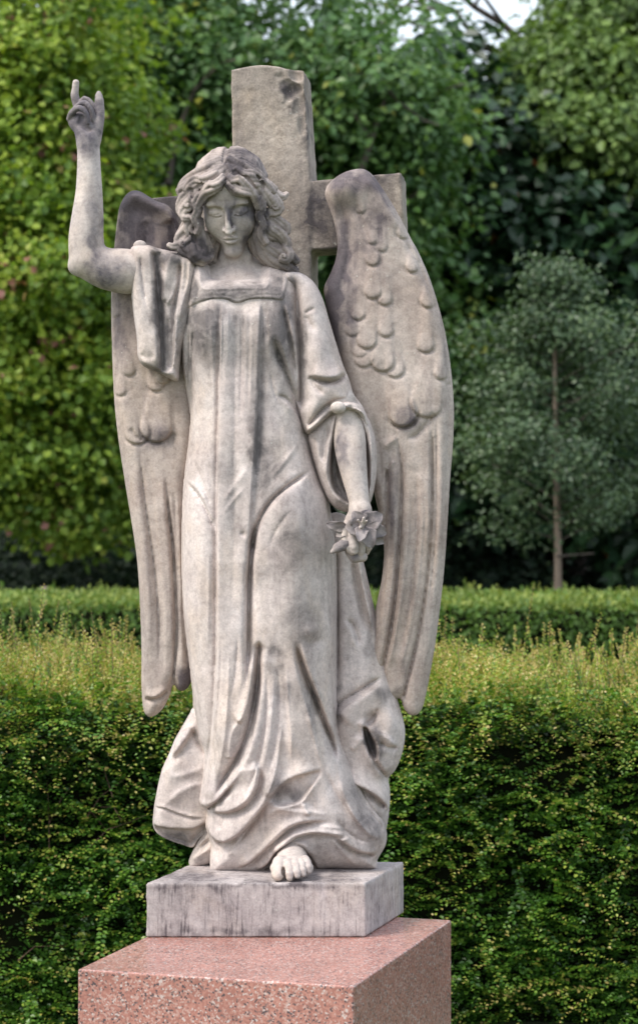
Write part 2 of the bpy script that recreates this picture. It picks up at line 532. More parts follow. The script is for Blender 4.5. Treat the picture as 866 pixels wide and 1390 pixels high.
rb = Relief(robe_poly, -22, lerpT([(350, 52), (400, 60), (470, 62), (560, 60), (700, 72), (850, 76), (1000, 74), (1100, 66), (1140, 54), (1187, 40)]),
            lambda Z: np.interp(Z, [350, 420, 600, 800, 1000, 1140, 1187], [60, 62, 70, 78, 78, 60, 45]), Tb=55, rough=.5, seed=3)
B, K = rb.bump, rb.stroke
# anatomy under the cloth
B(283, 448, 26, 34, 15); B(370, 452, 28, 34, 12); B(322, 560, 50, 60, 6)
B(402, 760, 38, 120, 20, -4); B(410, 700, 34, 50, 9); B(268, 790, 22, 130, 14, 3); B(300, 960, 30, 90, 8)
B(412, 980, 30, 60, 6); B(330, 1000, 40, 60, 8)
# recess beside the front panel, left
K([(300, 410), (297, 520), (294, 640), (293, 760), (292, 900), (287, 990), (279, 1050)], -5, 3.5, 1.6, t0=.06, t1=.02)
K([(301, 408), (299, 520), (297, 640), (296, 760), (296, 900), (291, 990), (283, 1060), (276, 1086)], 6, 1.8, 26, p=1.6, t0=.05, t1=.02)
# front panel, right edge and the flat field between
K([(353, 410), (350, 500), (346, 600), (341, 660), (337, 740), (334, 800)], 5.5, 20, 2.2, p=1.7, t0=.06, t1=.1)
K([(356, 410), (353, 500), (350, 600), (345, 660)], -3.5, 2., 6, t0=.06, t1=.2)
K([(320, 414), (319, 520), (318, 640), (317, 760), (314, 860)], -2.5, 7, 7, t0=.2, t1=.4)
K([(335, 412), (334, 500), (333, 560)], 2, 3, 3, t0=.2, t1=.5)
K([(285, 412), (288, 470), (290, 540), (289, 620)], 2, 3, 5, t0=.3, t1=.5)
# deep furrow between the panel and the advancing thigh
K([(424, 636), (404, 650), (385, 664), (368, 680), (355, 700), (346, 722), (341, 750)], -9, 2.4, 4.0, p=1.5, t0=.25, t1=.05)
K([(428, 638), (406, 655), (388, 669), (371, 686), (358, 706), (350, 730), (346, 760), (344, 800)], 6, 2.2, 22, p=1.7, t0=.3, t1=.2)
K([(346, 705), (341, 745), (338, 790), (337, 850), (336, 900), (333, 940)], -15, 3.4, 4.5, p=1.6, t0=.2, t1=.3)
K([(331, 760), (330, 850), (328, 920), (320, 960)], 3, 14, 3, t0=.3, t1=.2)
# long furrow swinging to the left hem
K([(352, 870), (351, 900), (349, 930), (344, 962), (336, 995), (322, 1030), (304, 1060), (288, 1088)], -15, 4.5, 4.0, p=1.6, t0=.05, t1=.2)
K([(345, 884), (342, 918), (337, 950), (329, 974), (321, 982)], 9, 9, 2.4, p=1.8, t0=.25, t1=.05)
K([(331, 975), (318, 990), (313, 1010), (313, 1030)], 4, 4, 3.5, t0=.3, t1=.03)
K([(306, 925), (303, 985), (297, 1040), (285, 1085)], 4, 10, 8, t0=.4, t1=.1)
K([(357, 880), (356, 930), (352, 968), (344, 1004), (331, 1040), (313, 1070)], 7, 3, 20, p=1.8, t0=.1, t1=.25)
# hem of the over-panel and the two hanging swags below it
K([(272, 1090), (281, 1095), (292, 1088), (305, 1074), (320, 1056), (333, 1030)], 6, 2., 9, p=1.8, t0=.02, t1=.4)
K([(282, 1100), (290, 1094), (302, 1083), (318, 1064)], -10, 3.4, 2.4, p=1.5, t0=.02, t1=.3)
K([(346, 1032), (349, 1046), (346, 1066), (336, 1084), (320, 1096), (304, 1101), (290, 1100)], 8, 14, 2.6, p=1.8, t0=.12, t1=.05)
K([(351, 1040), (354, 1052), (351, 1072), (340, 1091), (322, 1103), (303, 1107), (288, 1104)], -8, 2.4, 4, p=1.5, t0=.2, t1=.1)
K([(385, 975), (380, 1010), (375, 1045), (364, 1078), (346, 1106), (324, 1130), (304, 1141), (290, 1136), (282, 1122)], 10, 20, 2.4, p=1.8, t0=.35, t1=.06)
K([(368, 1082), (350, 1110), (328, 1134), (306, 1147), (290, 1142)], -10, 2.2, 6, p=1.6, t0=.3, t1=.08)
# boomerang pocket over the shin
rb.region([(368, 1090), (374, 1075), (392, 1060), (412, 1052), (432, 1048), (428, 1060), (416, 1076), (406, 1088), (388, 1092)], -7, 9)
K([(366, 1086), (372, 1074), (390, 1058), (410, 1050), (434, 1046)], 7, 2.2, 12, p=1.7, t0=.15, t1=.3)
K([(367, 1088), (377, 1095), (392, 1094), (409, 1089), (418, 1078), (434, 1052)], 6, 5, 2.4, t0=.1, t1=.3)
K([(412, 1090), (414, 1098), (420, 1108)], 5, 4, 4, t0=.2, t1=.3)
# folds sweeping over the foot
K([(318, 1178), (334, 1172), (352, 1157), (368, 1141), (384, 1126), (400, 1117), (420, 1113), (446, 1113)], 8, 4, 9, p=1.7, t0=.15, t1=.25)
K([(322, 1180), (340, 1174), (358, 1158), (374, 1143), (390, 1130), (404, 1122), (424, 1118), (450, 1116)], -9, 4, 2.2, p=1.6, t0=.15, t1=.3)
K([(345, 1182), (362, 1172), (372, 1158), (384, 1145), (400, 1134), (425, 1129), (450, 1131), (476, 1133)], 8, 4, 8, p=1.7, t0=.1, t1=.25)
K([(350, 1184), (367, 1174), (376, 1160), (388, 1149), (404, 1139), (428, 1134), (455, 1137), (478, 1138)], -8, 4, 2.2, p=1.6, t0=.1, t1=.3)
K([(355, 1112), (376, 1100), (400, 1102), (424, 1103), (448, 1108)], 4, 6, 4, t0=.3, t1=.3)
K([(370, 1160), (378, 1150), (396, 1142), (412, 1146), (424, 1158), (432, 1165)], 9, 8, 6, t0=.15, t1=.2)
rb.region([(362, 1190), (368, 1168), (377, 1155), (390, 1149), (404, 1150), (415, 1157), (424, 1168), (428, 1190)], -16, 5)
# right side: folds running down towards the trailing hem
K([(400, 872), (407, 895), (417, 925), (430, 958), (443, 992), (453, 1018), (458, 1036)], -15, 3.2, 3.6, p=1.5, t0=.15, t1=.12)
K([(406, 868), (414, 895), (424, 922), (437, 955), (449, 988), (458, 1012)], 7, 2.2, 12, p=1.7, t0=.2, t1=.2)
K([(398, 880), (402, 910), (412, 945), (424, 980), (434, 1010)], 4, 14, 2.4, t0=.3, t1=.3)
K([(446, 820), (450, 880), (449, 940), (452, 980)], 4, 9, 3, t0=.4, t1=.3)
B(424, 856, 16, 9, 4, -20); B(430, 872, 12, 6, -3, -20)
K([(458, 1040), (466, 1075), (480, 1105), (500, 1130), (520, 1140)], 6, 5, 14, p=1.8, t0=.3, t1=.2)
K([(476, 1056), (492, 1086), (510, 1112), (524, 1128)], -7, 6, 3, t0=.35, t1=.1)
K([(440, 1045), (452, 1072), (468, 1098), (486, 1122)], -4, 8, 4, t0=.3, t1=.4)
K([(452, 1134), (466, 1146), (480, 1156), (496, 1162), (509, 1162)], -9, 4, 2.5, p=1.6, t0=.2, t1=.1)
K([(448, 1130), (464, 1140), (480, 1150), (500, 1157), (514, 1154)], 6, 3, 9, t0=.25, t1=.15)
K([(452, 1136), (460, 1140), (478, 1137)], 3, 3, 3, t0=.3, t1=.3)
K([(448, 1136), (462, 1152), (478, 1170), (490, 1178)], 3.5, 3, 6, t0=.25, t1=.2)
K([(385, 1010), (383, 1050), (372, 1080)], 2.5, 5, 5, t0=.4, t1=.3)
K([(372, 900), (370, 960), (364, 1010), (352, 1060)], 4, 8, 6, t0=.4, t1=.3)
K([(396, 930), (398, 990), (392, 1040)], 3, 6, 9, t0=.4, t1=.4)
# fine tension folds
K([(253, 654), (262, 664), (271, 676), (280, 694), (289, 714), (294, 724)], -4.5, 2, 2.4, p=1.6, t0=.2, t1=.2)
K([(252, 650), (264, 660), (275, 674), (284, 692)], 3, 3, 4, t0=.3, t1=.4)
K([(262, 622), (272, 648), (282, 676), (289, 700)], -2.6, 3, 3, t0=.3, t1=.3)
K([(278, 618), (284, 645), (291, 678)], -1.8, 3, 3, t0=.4, t1=.4)
K([(340, 628), (328, 646), (312, 668), (299, 690)], 2, 3, 6, t0=.3, t1=.4)
K([(334, 660), (318, 678), (302, 700)], 2, 3, 3, t0=.3, t1=.4)
K([(404, 602), (394, 616), (380, 634), (366, 650)], 1.8, 2.4, 7, t0=.3, t1=.4)
K([(410, 606), (396, 622), (380, 642), (362, 664)], -1.2, 4, 5, t0=.3, t1=.4)
K([(325, 728), (330, 724), (331, 732)], -3, 3, 3, t0=.3, t1=.3)
K([(370, 452), (376, 474), (385, 500), (394, 524), (401, 545), (406, 562)], -8, 2.4, 3.2, p=1.5, t0=.25, t1=.1)
K([(375, 446), (382, 468), (391, 495), (400, 522), (405, 545)], 4, 2, 6, t0=.3, t1=.2)
K([(368, 455), (372, 472), (378, 490), (381, 502)], -4, 3.5, 3, t0=.35, t1=.3)
K([(386, 408), (391, 424), (397, 450), (402, 480), (405, 520), (407, 545)], 7, 3, 4.5, t0=.12, t1=.3)
K([(384, 412), (388, 430), (393, 455), (398, 490), (402, 530)], -6, 3, 2.4, p=1.6, t0=.15, t1=.3)
K([(376, 537), (385, 539), (394, 546), (402, 557), (410, 572)], -5, 1.8, 2.6, p=1.5, t0=.15, t1=.3)
K([(380, 543), (392, 551), (404, 566), (416, 590)], 4, 9, 3, t0=.3, t1=.3)
K([(404, 374), (404, 430), (407, 500), (409, 560), (416, 592), (424, 622), (434, 650), (445, 682)], -11, 7, 16, p=1.6, t0=.05, t1=.1)
# thin secondary creases
for pts, h, w in ([[(303, 412), (303, 450), (302, 500), (301, 560)], -1.8, 1.5], [[(309, 414), (310, 450), (309, 500)], 1.6, 1.8], [[(327, 415), (328, 460), (327, 520), (326, 600)], -1.6, 1.6],
                  [[(343, 412), (342, 450), (341, 500), (339, 580)], 1.6, 1.8], [[(361, 412), (362, 440), (364, 470)], -2.2, 1.6], [[(270, 414), (268, 440), (272, 480)], -2, 1.8], [[(279, 412), (279, 440), (282, 470)], 1.8, 2],
                  [[(300, 860), (298, 930), (292, 1000), (284, 1050)], -2.5, 2.2], [[(311, 880), (309, 950), (304, 1010), (294, 1060)], 2.6, 2.4], [[(323, 860), (320, 910), (314, 950)], -2.4, 2.2],
                  [[(362, 900), (362, 960), (356, 1010), (342, 1060), (322, 1100)], -3.2, 2.4], [[(378, 900), (378, 960), (372, 1020), (360, 1066)], -2.6, 2.2], [[(388, 900), (392, 960), (396, 1020), (394, 1045)], 2.6, 2.6],
                  [[(414, 950), (424, 990), (434, 1030), (442, 1050)], 3, 2.6], [[(424, 950), (436, 990), (446, 1030)], -2.4, 2.2], [[(395, 1120), (380, 1134), (362, 1152), (340, 1170)], 2.4, 2.0],
                  [[(330, 1130), (318, 1150), (306, 1168)], 3, 3], [[(346, 1112), (334, 1132), (316, 1152), (300, 1160)], -3, 2.4], [[(296, 1150), (294, 1170)], -2.5, 2], [[(470, 1090), (484, 1112), (502, 1134)], 3, 2.6],
                  [[(430, 1122), (450, 1124), (474, 1127)], 2, 2], [[(455, 1110), (468, 1128), (486, 1140), (506, 1146)], -3, 2.4], [[(398, 690), (384, 706), (372, 726), (364, 750)], -1.8, 2.4], [[(436, 740), (440, 800), (440, 860)], -2.2, 2.2],
                  [[(268, 700), (266, 780), (270, 860), (276, 920)], -1.6, 2.2], [[(284, 740), (283, 820), (282, 900)], 1.8, 2.4], [[(394, 415), (398, 450), (401, 500)], 2.4, 1.8], [[(366, 500), (372, 530), (382, 556)], -2, 1.8]):
    K(pts, h, w, w, t0=.3, t1=.35)
# narrow vertical folds at the left flank
K([(258, 430), (255, 480), (254, 540), (256, 600)], -6, 2.4, 2.4, p=1.6, t0=.2, t1=.15)
K([(250, 430), (248, 500), (249, 560), (247, 600)], 4, 3, 3, t0=.2, t1=.2)
K([(263, 440), (259, 500), (260, 560)], -6, 2, 3, p=1.6, t0=.2, t1=.2)
K([(252, 410), (262, 400), (258, 430), (256, 470)], 4, 3, 3, t0=.3, t1=.3)
# square neckline opening
RB0 = rb.H.copy()
rb.region([(275, 345), (273, 360), (277, 388), (300, 389), (340, 388), (363, 387), (366, 362), (368, 340), (318, 330)], -60, 5)
rb.done()
ROBE_STAIN_SHADING = [(300, 430, 50, 14, .35), (262, 470, 10, 60, .3), (388, 470, 12, 70, .4), (352, 560, 14, 90, .3), (330, 700, 20, 50, .15), (345, 940, 10, 40, .25), (320, 1060, 30, 12, .2), (420, 1150, 50, 14, .15), (350, 1150, 30, 14, -.3), (282, 455, 22, 40, .55), (372, 440, 24, 46, .6), (330, 470, 16, 40, .35), (345, 600, 10, 60, .35), (322, 525, 12, 22, -.2),
              (366, 640, 22, 45, .4), (395, 740, 26, 50, .42), (410, 850, 26, 40, .35), (372, 890, 12, 26, .5), (400, 940, 20, 18, .35),
              (425, 955, 8, 36, .4), (300, 640, 20, 30, .2), (268, 640, 10, 30, .2), (390, 1075, 24, 14, .5), (478, 1095, 24, 40, .35), (500, 1130, 20, 26, .35),  # includes shade painted into the shin pocket
              (270, 760, 16, 110, -.8), (276, 860, 14, 40, -.6), (440, 880, 10, 60, -.3), (400, 1020, 16, 40, -.25), (318, 800, 12, 60, -.3)]  # negative blobs paint the light on the left leg
robe = carve('robe', rb, 1.6, M_ROBE, angel, ROBE_STAIN_SHADING, it=0)

# gathered folds on the plinth at the left of the foot (inner hem of the far leg)
h1 = Relief([(300, 1095), (284, 1110), (272, 1135), (262, 1155), (256, 1170), (259, 1178), (272, 1178), (288, 1172), (310, 1160), (315, 1120)], -50, 22, 20, rough=.4, seed=8)
h1.stroke([(258, 1168), (272, 1160), (286, 1152)], 5, 3, 3); h1.stroke([(262, 1160), (274, 1150), (286, 1140)], -5, 2.5, 2.5)
h1.stroke([(268, 1150), (278, 1138), (288, 1126)], 4, 3, 3); h1.stroke([(270, 1142), (280, 1128), (288, 1115)], -4, 2.5, 2.5); h1.done()
carve('hem_fold', h1, 2.0, M_ROBE, robe, [(270, 1170, 30, 10, .2)])

# ---------------------------------------------------------------- drapery blown back, left
dl = Relief([(262, 960), (258, 968), (248, 985), (237, 1005), (229, 1025), (221, 1042), (216, 1060), (212, 1080), (209, 1098), (208, 1122), (216, 1134),
             (232, 1142), (250, 1148), (262, 1151), (270, 1140), (285, 1125), (300, 1100), (305, 1040), (300, 980), (285, 955)], -48, 26,
            lambda Z: np.interp(Z, [960, 1060, 1150], [16, 18, 16]), rough=.5, seed=12)
dl.stroke([(264, 985), (253, 1000), (240, 1018), (230, 1032)], 6, 14, 2.5, p=1.8, t0=.1, t1=.3)
dl.stroke([(267, 992), (256, 1006), (243, 1024), (232, 1040)], -5, 3, 6, t0=.1, t1=.3)
dl.stroke([(280, 1040), (262, 1048), (245, 1053), (225, 1054)], 3, 4, 6, t0=.3, t1=.4)
dl.stroke([(278, 1062), (258, 1068), (240, 1078), (222, 1096)], 4, 4, 7, t0=.3, t1=.3)
dl.stroke([(258, 985), (266, 1005), (276, 1020), (282, 1030)], -6, 3, 3)
dl.stroke([(209, 1097), (222, 1099), (240, 1106), (262, 1112), (280, 1112)], -3, 1.6, 1.6, t0=.05, t1=.3)
dl.stroke([(209, 1094), (222, 1096), (240, 1103), (262, 1109), (280, 1109)], 2.5, 2, 2, t0=.05, t1=.3)
dl.region([(204, 1121), (218, 1125), (240, 1127), (262, 1127), (285, 1120), (300, 1160), (204, 1165)], -17, 5)
dl.done()
carve('trailing_drapery', dl, 2.0, M_ROBE, robe, [(245, 1060, 22, 30, .15), (240, 1140, 40, 12, .5)])

# drapery blown back, right (long tail beside the far wing)
dr = Relief([(446, 700), (470, 700), (486, 735), (493, 760), (500, 790), (508, 825), (516, 860), (520, 890), (530, 920), (541, 955), (549, 985),
             (549, 1008), (543, 1032), (535, 1048), (527, 1057), (529, 1070), (529, 1092), (527, 1112), (522, 1135), (512, 1155), (498, 1160),
             (478, 1140), (455, 1090), (440, 1000), (436, 880), (438, 760)], -44, lerpT([(700, 22), (850, 30), (950, 40), (1160, 42)]),
            lambda Z: np.interp(Z, [700, 850, 950, 1160], [26, 34, 44, 44]), rough=.5, seed=15)
K = dr.stroke
K([(484, 745), (489, 775), (496, 810), (505, 850), (511, 880)], 9, 3, 6, p=1.8, t0=.1, t1=.3)
K([(478, 756), (483, 790), (490, 825), (498, 862)], -6, 4, 3, t0=.15, t1=.3)
K([(458, 740), (457, 800), (458, 880), (458, 940)], -8, 4, 4, t0=.1, t1=.2)
K([(470, 840), (479, 850), (485, 866), (487, 880)], -5, 3, 3, t0=.25, t1=.3)
K([(466, 842), (478, 858), (483, 880)], 4, 7, 3, t0=.25, t1=.3)
# swag rising to the wing tips
K([(452, 968), (462, 955), (476, 946), (492, 936), (508, 926), (520, 918)], -8, 3, 3, p=1.6, t0=.1, t1=.2)
K([(455, 976), (468, 962), (484, 952), (502, 940), (520, 928)], 8, 20, 3, p=1.8, t0=.15, t1=.2)
B = dr.bump
B(470, 985, 16, 26, 10); B(530, 985, 14, 22, 8)
dr.region([(494, 984), (503, 978), (510, 970), (512, 964), (508, 982), (500, 990)], -9, 6)
B(505, 974, 9, 6, -8, -30)
K([(482, 984), (490, 982), (500, 986), (512, 994), (528, 1004), (539, 1014)], 6, 9, 3, t0=.15, t1=.15)
dr.region([(493, 988), (498, 990), (505, 1002), (510, 1010), (512, 1024), (509, 1032), (503, 1024), (497, 1008)], -26, 5)
K([(500, 992), (508, 1010), (513, 1030), (521, 1048), (527, 1056)], 7, 3, 9, p=1.7, t0=.15, t1=.2)
B(522, 1018, 10, 9, 5)
K([(513, 1008), (528, 1016), (540, 1016)], -6, 4, 3, t0=.2, t1=.2)
K([(492, 990), (496, 1010), (503, 1030), (514, 1048), (526, 1058)], 5, 8, 2.4, t0=.2, t1=.2)
K([(475, 1018), (484, 1012), (488, 1000)], 4, 5, 5)
K([(526, 1060), (516, 1044), (506, 1028)], -6, 2.4, 2.4)
# overlapping lower hems
K([(464, 1055), (478, 1062), (496, 1070), (512, 1080), (524, 1092), (529, 1100)], 8, 2.6, 14, p=1.8, t0=.2, t1=.05)
K([(464, 1060), (478, 1067), (495, 1076), (510, 1086), (524, 1098)], -8, 4, 2.4, p=1.6, t0=.2, t1=.05)
K([(482, 1070), (496, 1092), (512, 1114), (524, 1132)], -7, 5, 3, t0=.25, t1=.1)
K([(472, 1064), (488, 1096), (506, 1124), (518, 1140)], 5, 5, 5, t0=.25, t1=.2)
dr.done()
carve('trailing_drapery', dr, 2.0, M_ROBE, robe, [(470, 850, 10, 60, .15), (503, 860, 8, 60, .35), (505, 1010, 9, 26, .8), (500, 1110, 24, 26, .35), (455, 960, 8, 40, .5), (520, 940, 20, 14, .4), (470, 780, 8, 30, -.2)])  # strongest blob paints shade into the deep hollow

# ---------------------------------------------------------------- sleeve of the raised arm
sl = Relief([(177, 338), (184, 332), (200, 332), (216, 337), (236, 341), (262, 344), (268, 360), (266, 400), (258, 440), (248, 470), (243, 500),
             (242, 517), (232, 514), (218, 507), (204, 501), (193, 495), (187, 482), (186, 460), (182, 430), (178, 395), (176, 362)], -2, 26, 15, Tb=34, rough=.5, seed=21)
K = sl.stroke
K([(190, 345), (193, 375), (197, 405), (200, 420)], -3, 1.6, 1.6, p=1.6, t0=.1, t1=.3)
K([(207, 338), (211, 365), (214, 400), (217, 440), (219, 480), (221, 508)], -10, 2.5, 9, p=1.7, t0=.06, t1=.03)
K([(203, 338), (207, 380), (210, 430), (213, 480), (214, 500)], 3, 14, 3, t0=.1, t1=.1)
K([(218, 340), (216, 352), (221, 366), (228, 372)], -3, 2, 2, t0=.1, t1=.3)
K([(235, 342), (227, 362), (223, 385), (221, 405), (222, 413)], 6, 2.0, 9, p=1.8, t0=.05, t1=.1)
K([(224, 414), (232, 405), (238, 390), (243, 368)], 3, 3, 2, t0=.1, t1=.4)
K([(245, 350), (242, 385), (237, 410), (235, 440), (233, 480), (231, 503)], -7, 3, 3, p=1.7, t0=.1, t1=.05)
K([(240, 415), (239, 450), (238, 480), (234, 503)], 5, 2.4, 3, t0=.15, t1=.1)
K([(250, 350), (248, 385), (244, 420), (244, 438)], 3.5, 3, 3, t0=.1, t1=.2)
K([(227, 425), (229, 450), (229, 500)], -4, 3, 2, t0=.2, t1=.05)
K([(258, 350), (256, 380), (248, 410), (245, 432), (251, 440)], 4, 2, 4, t0=.1, t1=.2)
K([(190, 480), (200, 486), (212, 482)], -2.5, 3, 8, t0=.2, t1=.3)
K([(188, 486), (196, 493), (206, 498), (220, 503), (234, 511)], 4, 2, 3, t0=.05, t1=.1)
K([(183, 350), (182, 400), (186, 450), (189, 480)], 2, 3, 6, t0=.2, t1=.2)
sl.done()
sleeve_l = carve('sleeve', sl, 1.8, M_ROBE, robe, [(213, 400, 8, 90, .6), (230, 350, 26, 14, .6), (222, 450, 9, 60, .45), (190, 365, 14, 18, .3), (238, 440, 8, 60, .2), (200, 500, 20, 10, .5), (250, 450, 6, 60, .3)])
# front sleeve of the lowered arm
sr = Relief([(384, 372), (400, 368), (414, 373), (427, 384), (438, 405), (447, 435), (456, 465), (466, 496), (474, 515), (480, 535),
             (492, 551), (500, 570), (506, 592), (498, 588), (492, 573), (484, 564), (470, 560), (458, 560), (446, 568), (432, 580), (418, 590), (410, 578), (404, 555),
             (396, 520), (390, 470), (388, 430), (385, 400)], 2, 35, 34, Tb=40, rough=.5, seed=25)
K = sr.stroke
K([(412, 426), (420, 421), (428, 417)], -3, 1.8, 1.8, t0=.2, t1=.3)
K([(414, 424), (418, 434), (424, 444), (428, 452)], -4, 4, 4, t0=.3, t1=.3)
K([(396, 366), (403, 400), (404, 440), (406, 500), (408, 560)], -16, 16, 9, p=1.6, t0=.15, t1=.1)
K([(398, 376), (408, 392), (411, 430), (412, 480)], 3, 4, 5, t0=.3, t1=.3)
K([(386, 384), (392, 400), (400, 425), (402, 440)], 4, 4, 5, t0=.2, t1=.3)
K([(423, 512), (434, 517), (446, 519), (458, 517), (468, 509), (473, 503)], -9, 2.6, 2.2, p=1.5, t0=.12, t1=.1)
K([(420, 508), (434, 511), (448, 512), (460, 509), (470, 500)], 6, 2.4, 12, p=1.8, t0=.15, t1=.1)
K([(420, 510), (426, 522), (434, 530), (440, 537)], -5, 3, 3.5, t0=.1, t1=.3)
K([(472, 510), (478, 522), (484, 536), (492, 550)], 4, 4, 3, t0=.2, t1=.2)
K([(417, 580), (426, 568), (438, 555), (450, 547), (464, 543), (480, 544), (491, 550), (497, 560)], -8, 2.4, 2.0, p=1.5, t0=.06, t1=.1)
K([(416, 588), (430, 577), (444, 565), (458, 557), (470, 552), (486, 556), (498, 566), (504, 582)], 12, 3.4, 5, t0=.05, t1=.08)
K([(452, 558), (444, 566), (432, 574)], -5, 2, 2, t0=.15, t1=.3)
K([(470, 551), (484, 553), (496, 560), (503, 574)], -5, 1.8, 1.8, t0=.12, t1=.1)
K([(462, 560), (474, 564), (486, 570), (495, 580)], 3, 3, 3)
sr.bump(432, 480, 16, 40, 5)
sr.done()
sleeve_r = carve('sleeve', sr, 1.8, M_ROBE, robe, [(408, 470, 6, 60, .35), (396, 385, 10, 14, .5), (440, 560, 20, 6, .2), (447, 516, 24, 4, .3), (440, 420, 16, 60, -.3)])
# hanging bell of the same sleeve, behind the forearm
sb = Relief([(418, 588), (432, 574), (450, 556), (474, 550), (496, 562), (507, 586), (511, 612), (511, 640), (507, 668), (502, 684), (496, 690), (486, 688),
             (480, 688), (474, 695), (462, 693), (452, 687), (444, 676), (436, 658), (428, 634), (422, 612)], -4, 24, 18, Tb=26, rough=.4, seed=28)
sb.region([(458, 562), (470, 560), (486, 566), (494, 584), (500, 620), (500, 660), (494, 676), (478, 684), (464, 676), (453, 660), (450, 630), (453, 596)], -24, 5)
sb.region([(464, 562), (486, 566), (494, 590), (499, 630), (497, 665), (480, 676), (466, 662), (458, 640), (458, 600)], -10, 5)
K = sb.stroke
K([(458, 556), (452, 580), (447, 604), (443, 634), (446, 656), (455, 674), (468, 686)], 5, 3.5, 3, t0=.08, t1=.08)
K([(463, 560), (456, 585), (452, 610), (451, 640), (456, 662), (466, 676)], -5, 2.4, 2.4, t0=.1, t1=.1)
K([(444, 575), (440, 600), (438, 630)], -4, 4, 4)
K([(430, 595), (434, 620), (442, 650)], 3, 5, 4, t0=.2, t1=.2)
K([(499, 570), (504, 600), (505, 640), (501, 676)], 5, 3, 3, t0=.05, t1=.05)
K([(497, 575), (498, 610), (499, 650), (495, 682)], -4, 3, 2)
sb.done()
bell = carve('sleeve_lining', sb, 1.8, M_ROBE, sleeve_r, [(466, 640, 16, 50, .3), (450, 620, 10, 30, .2)])

# ---------------------------------------------------------------- stitched square collar band
cb = Relief([(255, 352), (262, 349), (270, 352), (272, 360), (275, 385), (278, 389), (300, 389), (330, 388), (359, 387), (362, 380), (364, 362), (367, 357), (378, 359),
             (390, 366), (391, 380), (387, 400), (384, 409), (372, 408), (352, 407), (338, 409), (322, 413), (308, 408), (290, 408), (270, 412), (256, 418), (253, 408), (252, 390)],
            0, 1, 6, rough=.15, seed=31, closed_spline=True)
Hr = bil(rb.Hf, cb.X - rb.x0, cb.Z - rb.z0)
Hs = np.maximum(bil(sl.Hf, cb.X - sl.x0, cb.Z - sl.z0) * (cb.X < 275) - 400 * (cb.X >= 275), Hr * 1.)
yy = bil(RB0, cb.X - rb.x0, cb.Z - rb.z0) + 1.2
cb.H = yy + 3.0 * cb.prof
cb.Hb = cb.H - 22
cb.stroke([(269, 355), (272, 372), (275, 391), (300, 392), (330, 391), (361, 390), (365, 374), (367, 360)], 1.5, 1.6, t0=.0, t1=.0)
cb.stroke([(258, 356), (256, 380), (254, 405), (258, 415), (270, 409), (290, 405), (308, 405), (322, 410), (338, 406), (352, 404), (372, 405), (383, 406), (387, 390), (388, 370)], 2, 1.6, t0=0, t1=0)
# stitching: rows of small pricks
def pricks(path, n, h, r):
    P = spline(np.array(path, float), 1.)
    L = np.r_[0, np.cumsum(np.hypot(*np.diff(P[:, :2], axis=0).T))]
    for t in np.linspace(.01, .99, n):
        x = np.interp(t * L[-1], L, P[:, 0]); z = np.interp(t * L[-1], L, P[:, 1])
        cb.bump(x, z, r, r, h)
pricks([(266, 358), (268, 374), (271, 392)], 16, -1.6, 1.2)
pricks([(260, 360), (259, 380), (258, 404)], 18, -1.6, 1.2)
pricks([(280, 402), (300, 401), (316, 403), (322, 406), (330, 404), (352, 400), (380, 401)], 44, -1.4, 1.1)
pricks([(384, 370), (384, 385), (381, 400)], 14, -1.4, 1.1)
for x, z in ((287, 396), (303, 397), (331, 396), (347, 395), (362, 396), (374, 392), (376, 378), (263, 395), (265, 404)): cb.bump(x, z, 2.2, 1.6, 1.6)
cb.H += cb.out * 0; cb.done()
band = carve('collar_band', cb, 1.2, M_ROBE, robe, [(320, 398, 70, 14, .65), (262, 385, 10, 30, .55), (378, 385, 12, 26, .5)], it=0)

def button(x, D, z, r, par):
    s = Solid(); s.ell((x, D, z), (r, r * .6, r * .78), 0); s.ell((x, D - 2, z + 1), (r * 1.12, r * .5, r * .86), 1.)
    carve('button', s, 1.0, M_SKIN, par, [], it=1)
button(*near(0, 0, 0)[:0], 458.0, 36, 551, 9.5, sleeve_r) if False else None
bx, bz = near(459, 552, 38); button(bx, 37, bz, 9.5, sleeve_r)
bx, bz = near(190, 332, 8); button(bx, 8, bz, 8.5, sleeve_l)

# ---------------------------------------------------------------- wings
wr = Relief([(441, 264), (445, 250), (456, 240), (468, 233), (482, 229), (494, 229), (505, 236), (517, 252), (530, 272), (545, 298), (556, 320), (568, 342),
             (582, 374), (595, 414), (605, 455), (612, 500), (616, 550), (615, 600), (611, 650), (608, 700), (604, 760), (598, 820), (590, 880), (581, 930),
             (574, 960), (566, 971), (556, 971), (548, 962), (543, 948), (534, 952), (524, 949), (517, 940), (515, 926), (508, 916), (500, 910), (499, 895),
             (503, 860), (511, 820), (519, 780), (521, 740), (515, 700), (500, 640), (478, 560), (458, 480), (442, 410), (440, 390), (448, 372), (456, 350), (458, 325), (452, 295)],
            -40, lerpT([(229, 26), (400, 26), (800, 24), (970, 16)]), 22, Tb=lerpT([(229, 26), (400, 20), (970, 12)]), rough=.5, seed=41)
K = wr.stroke; Lb = wr.lobe
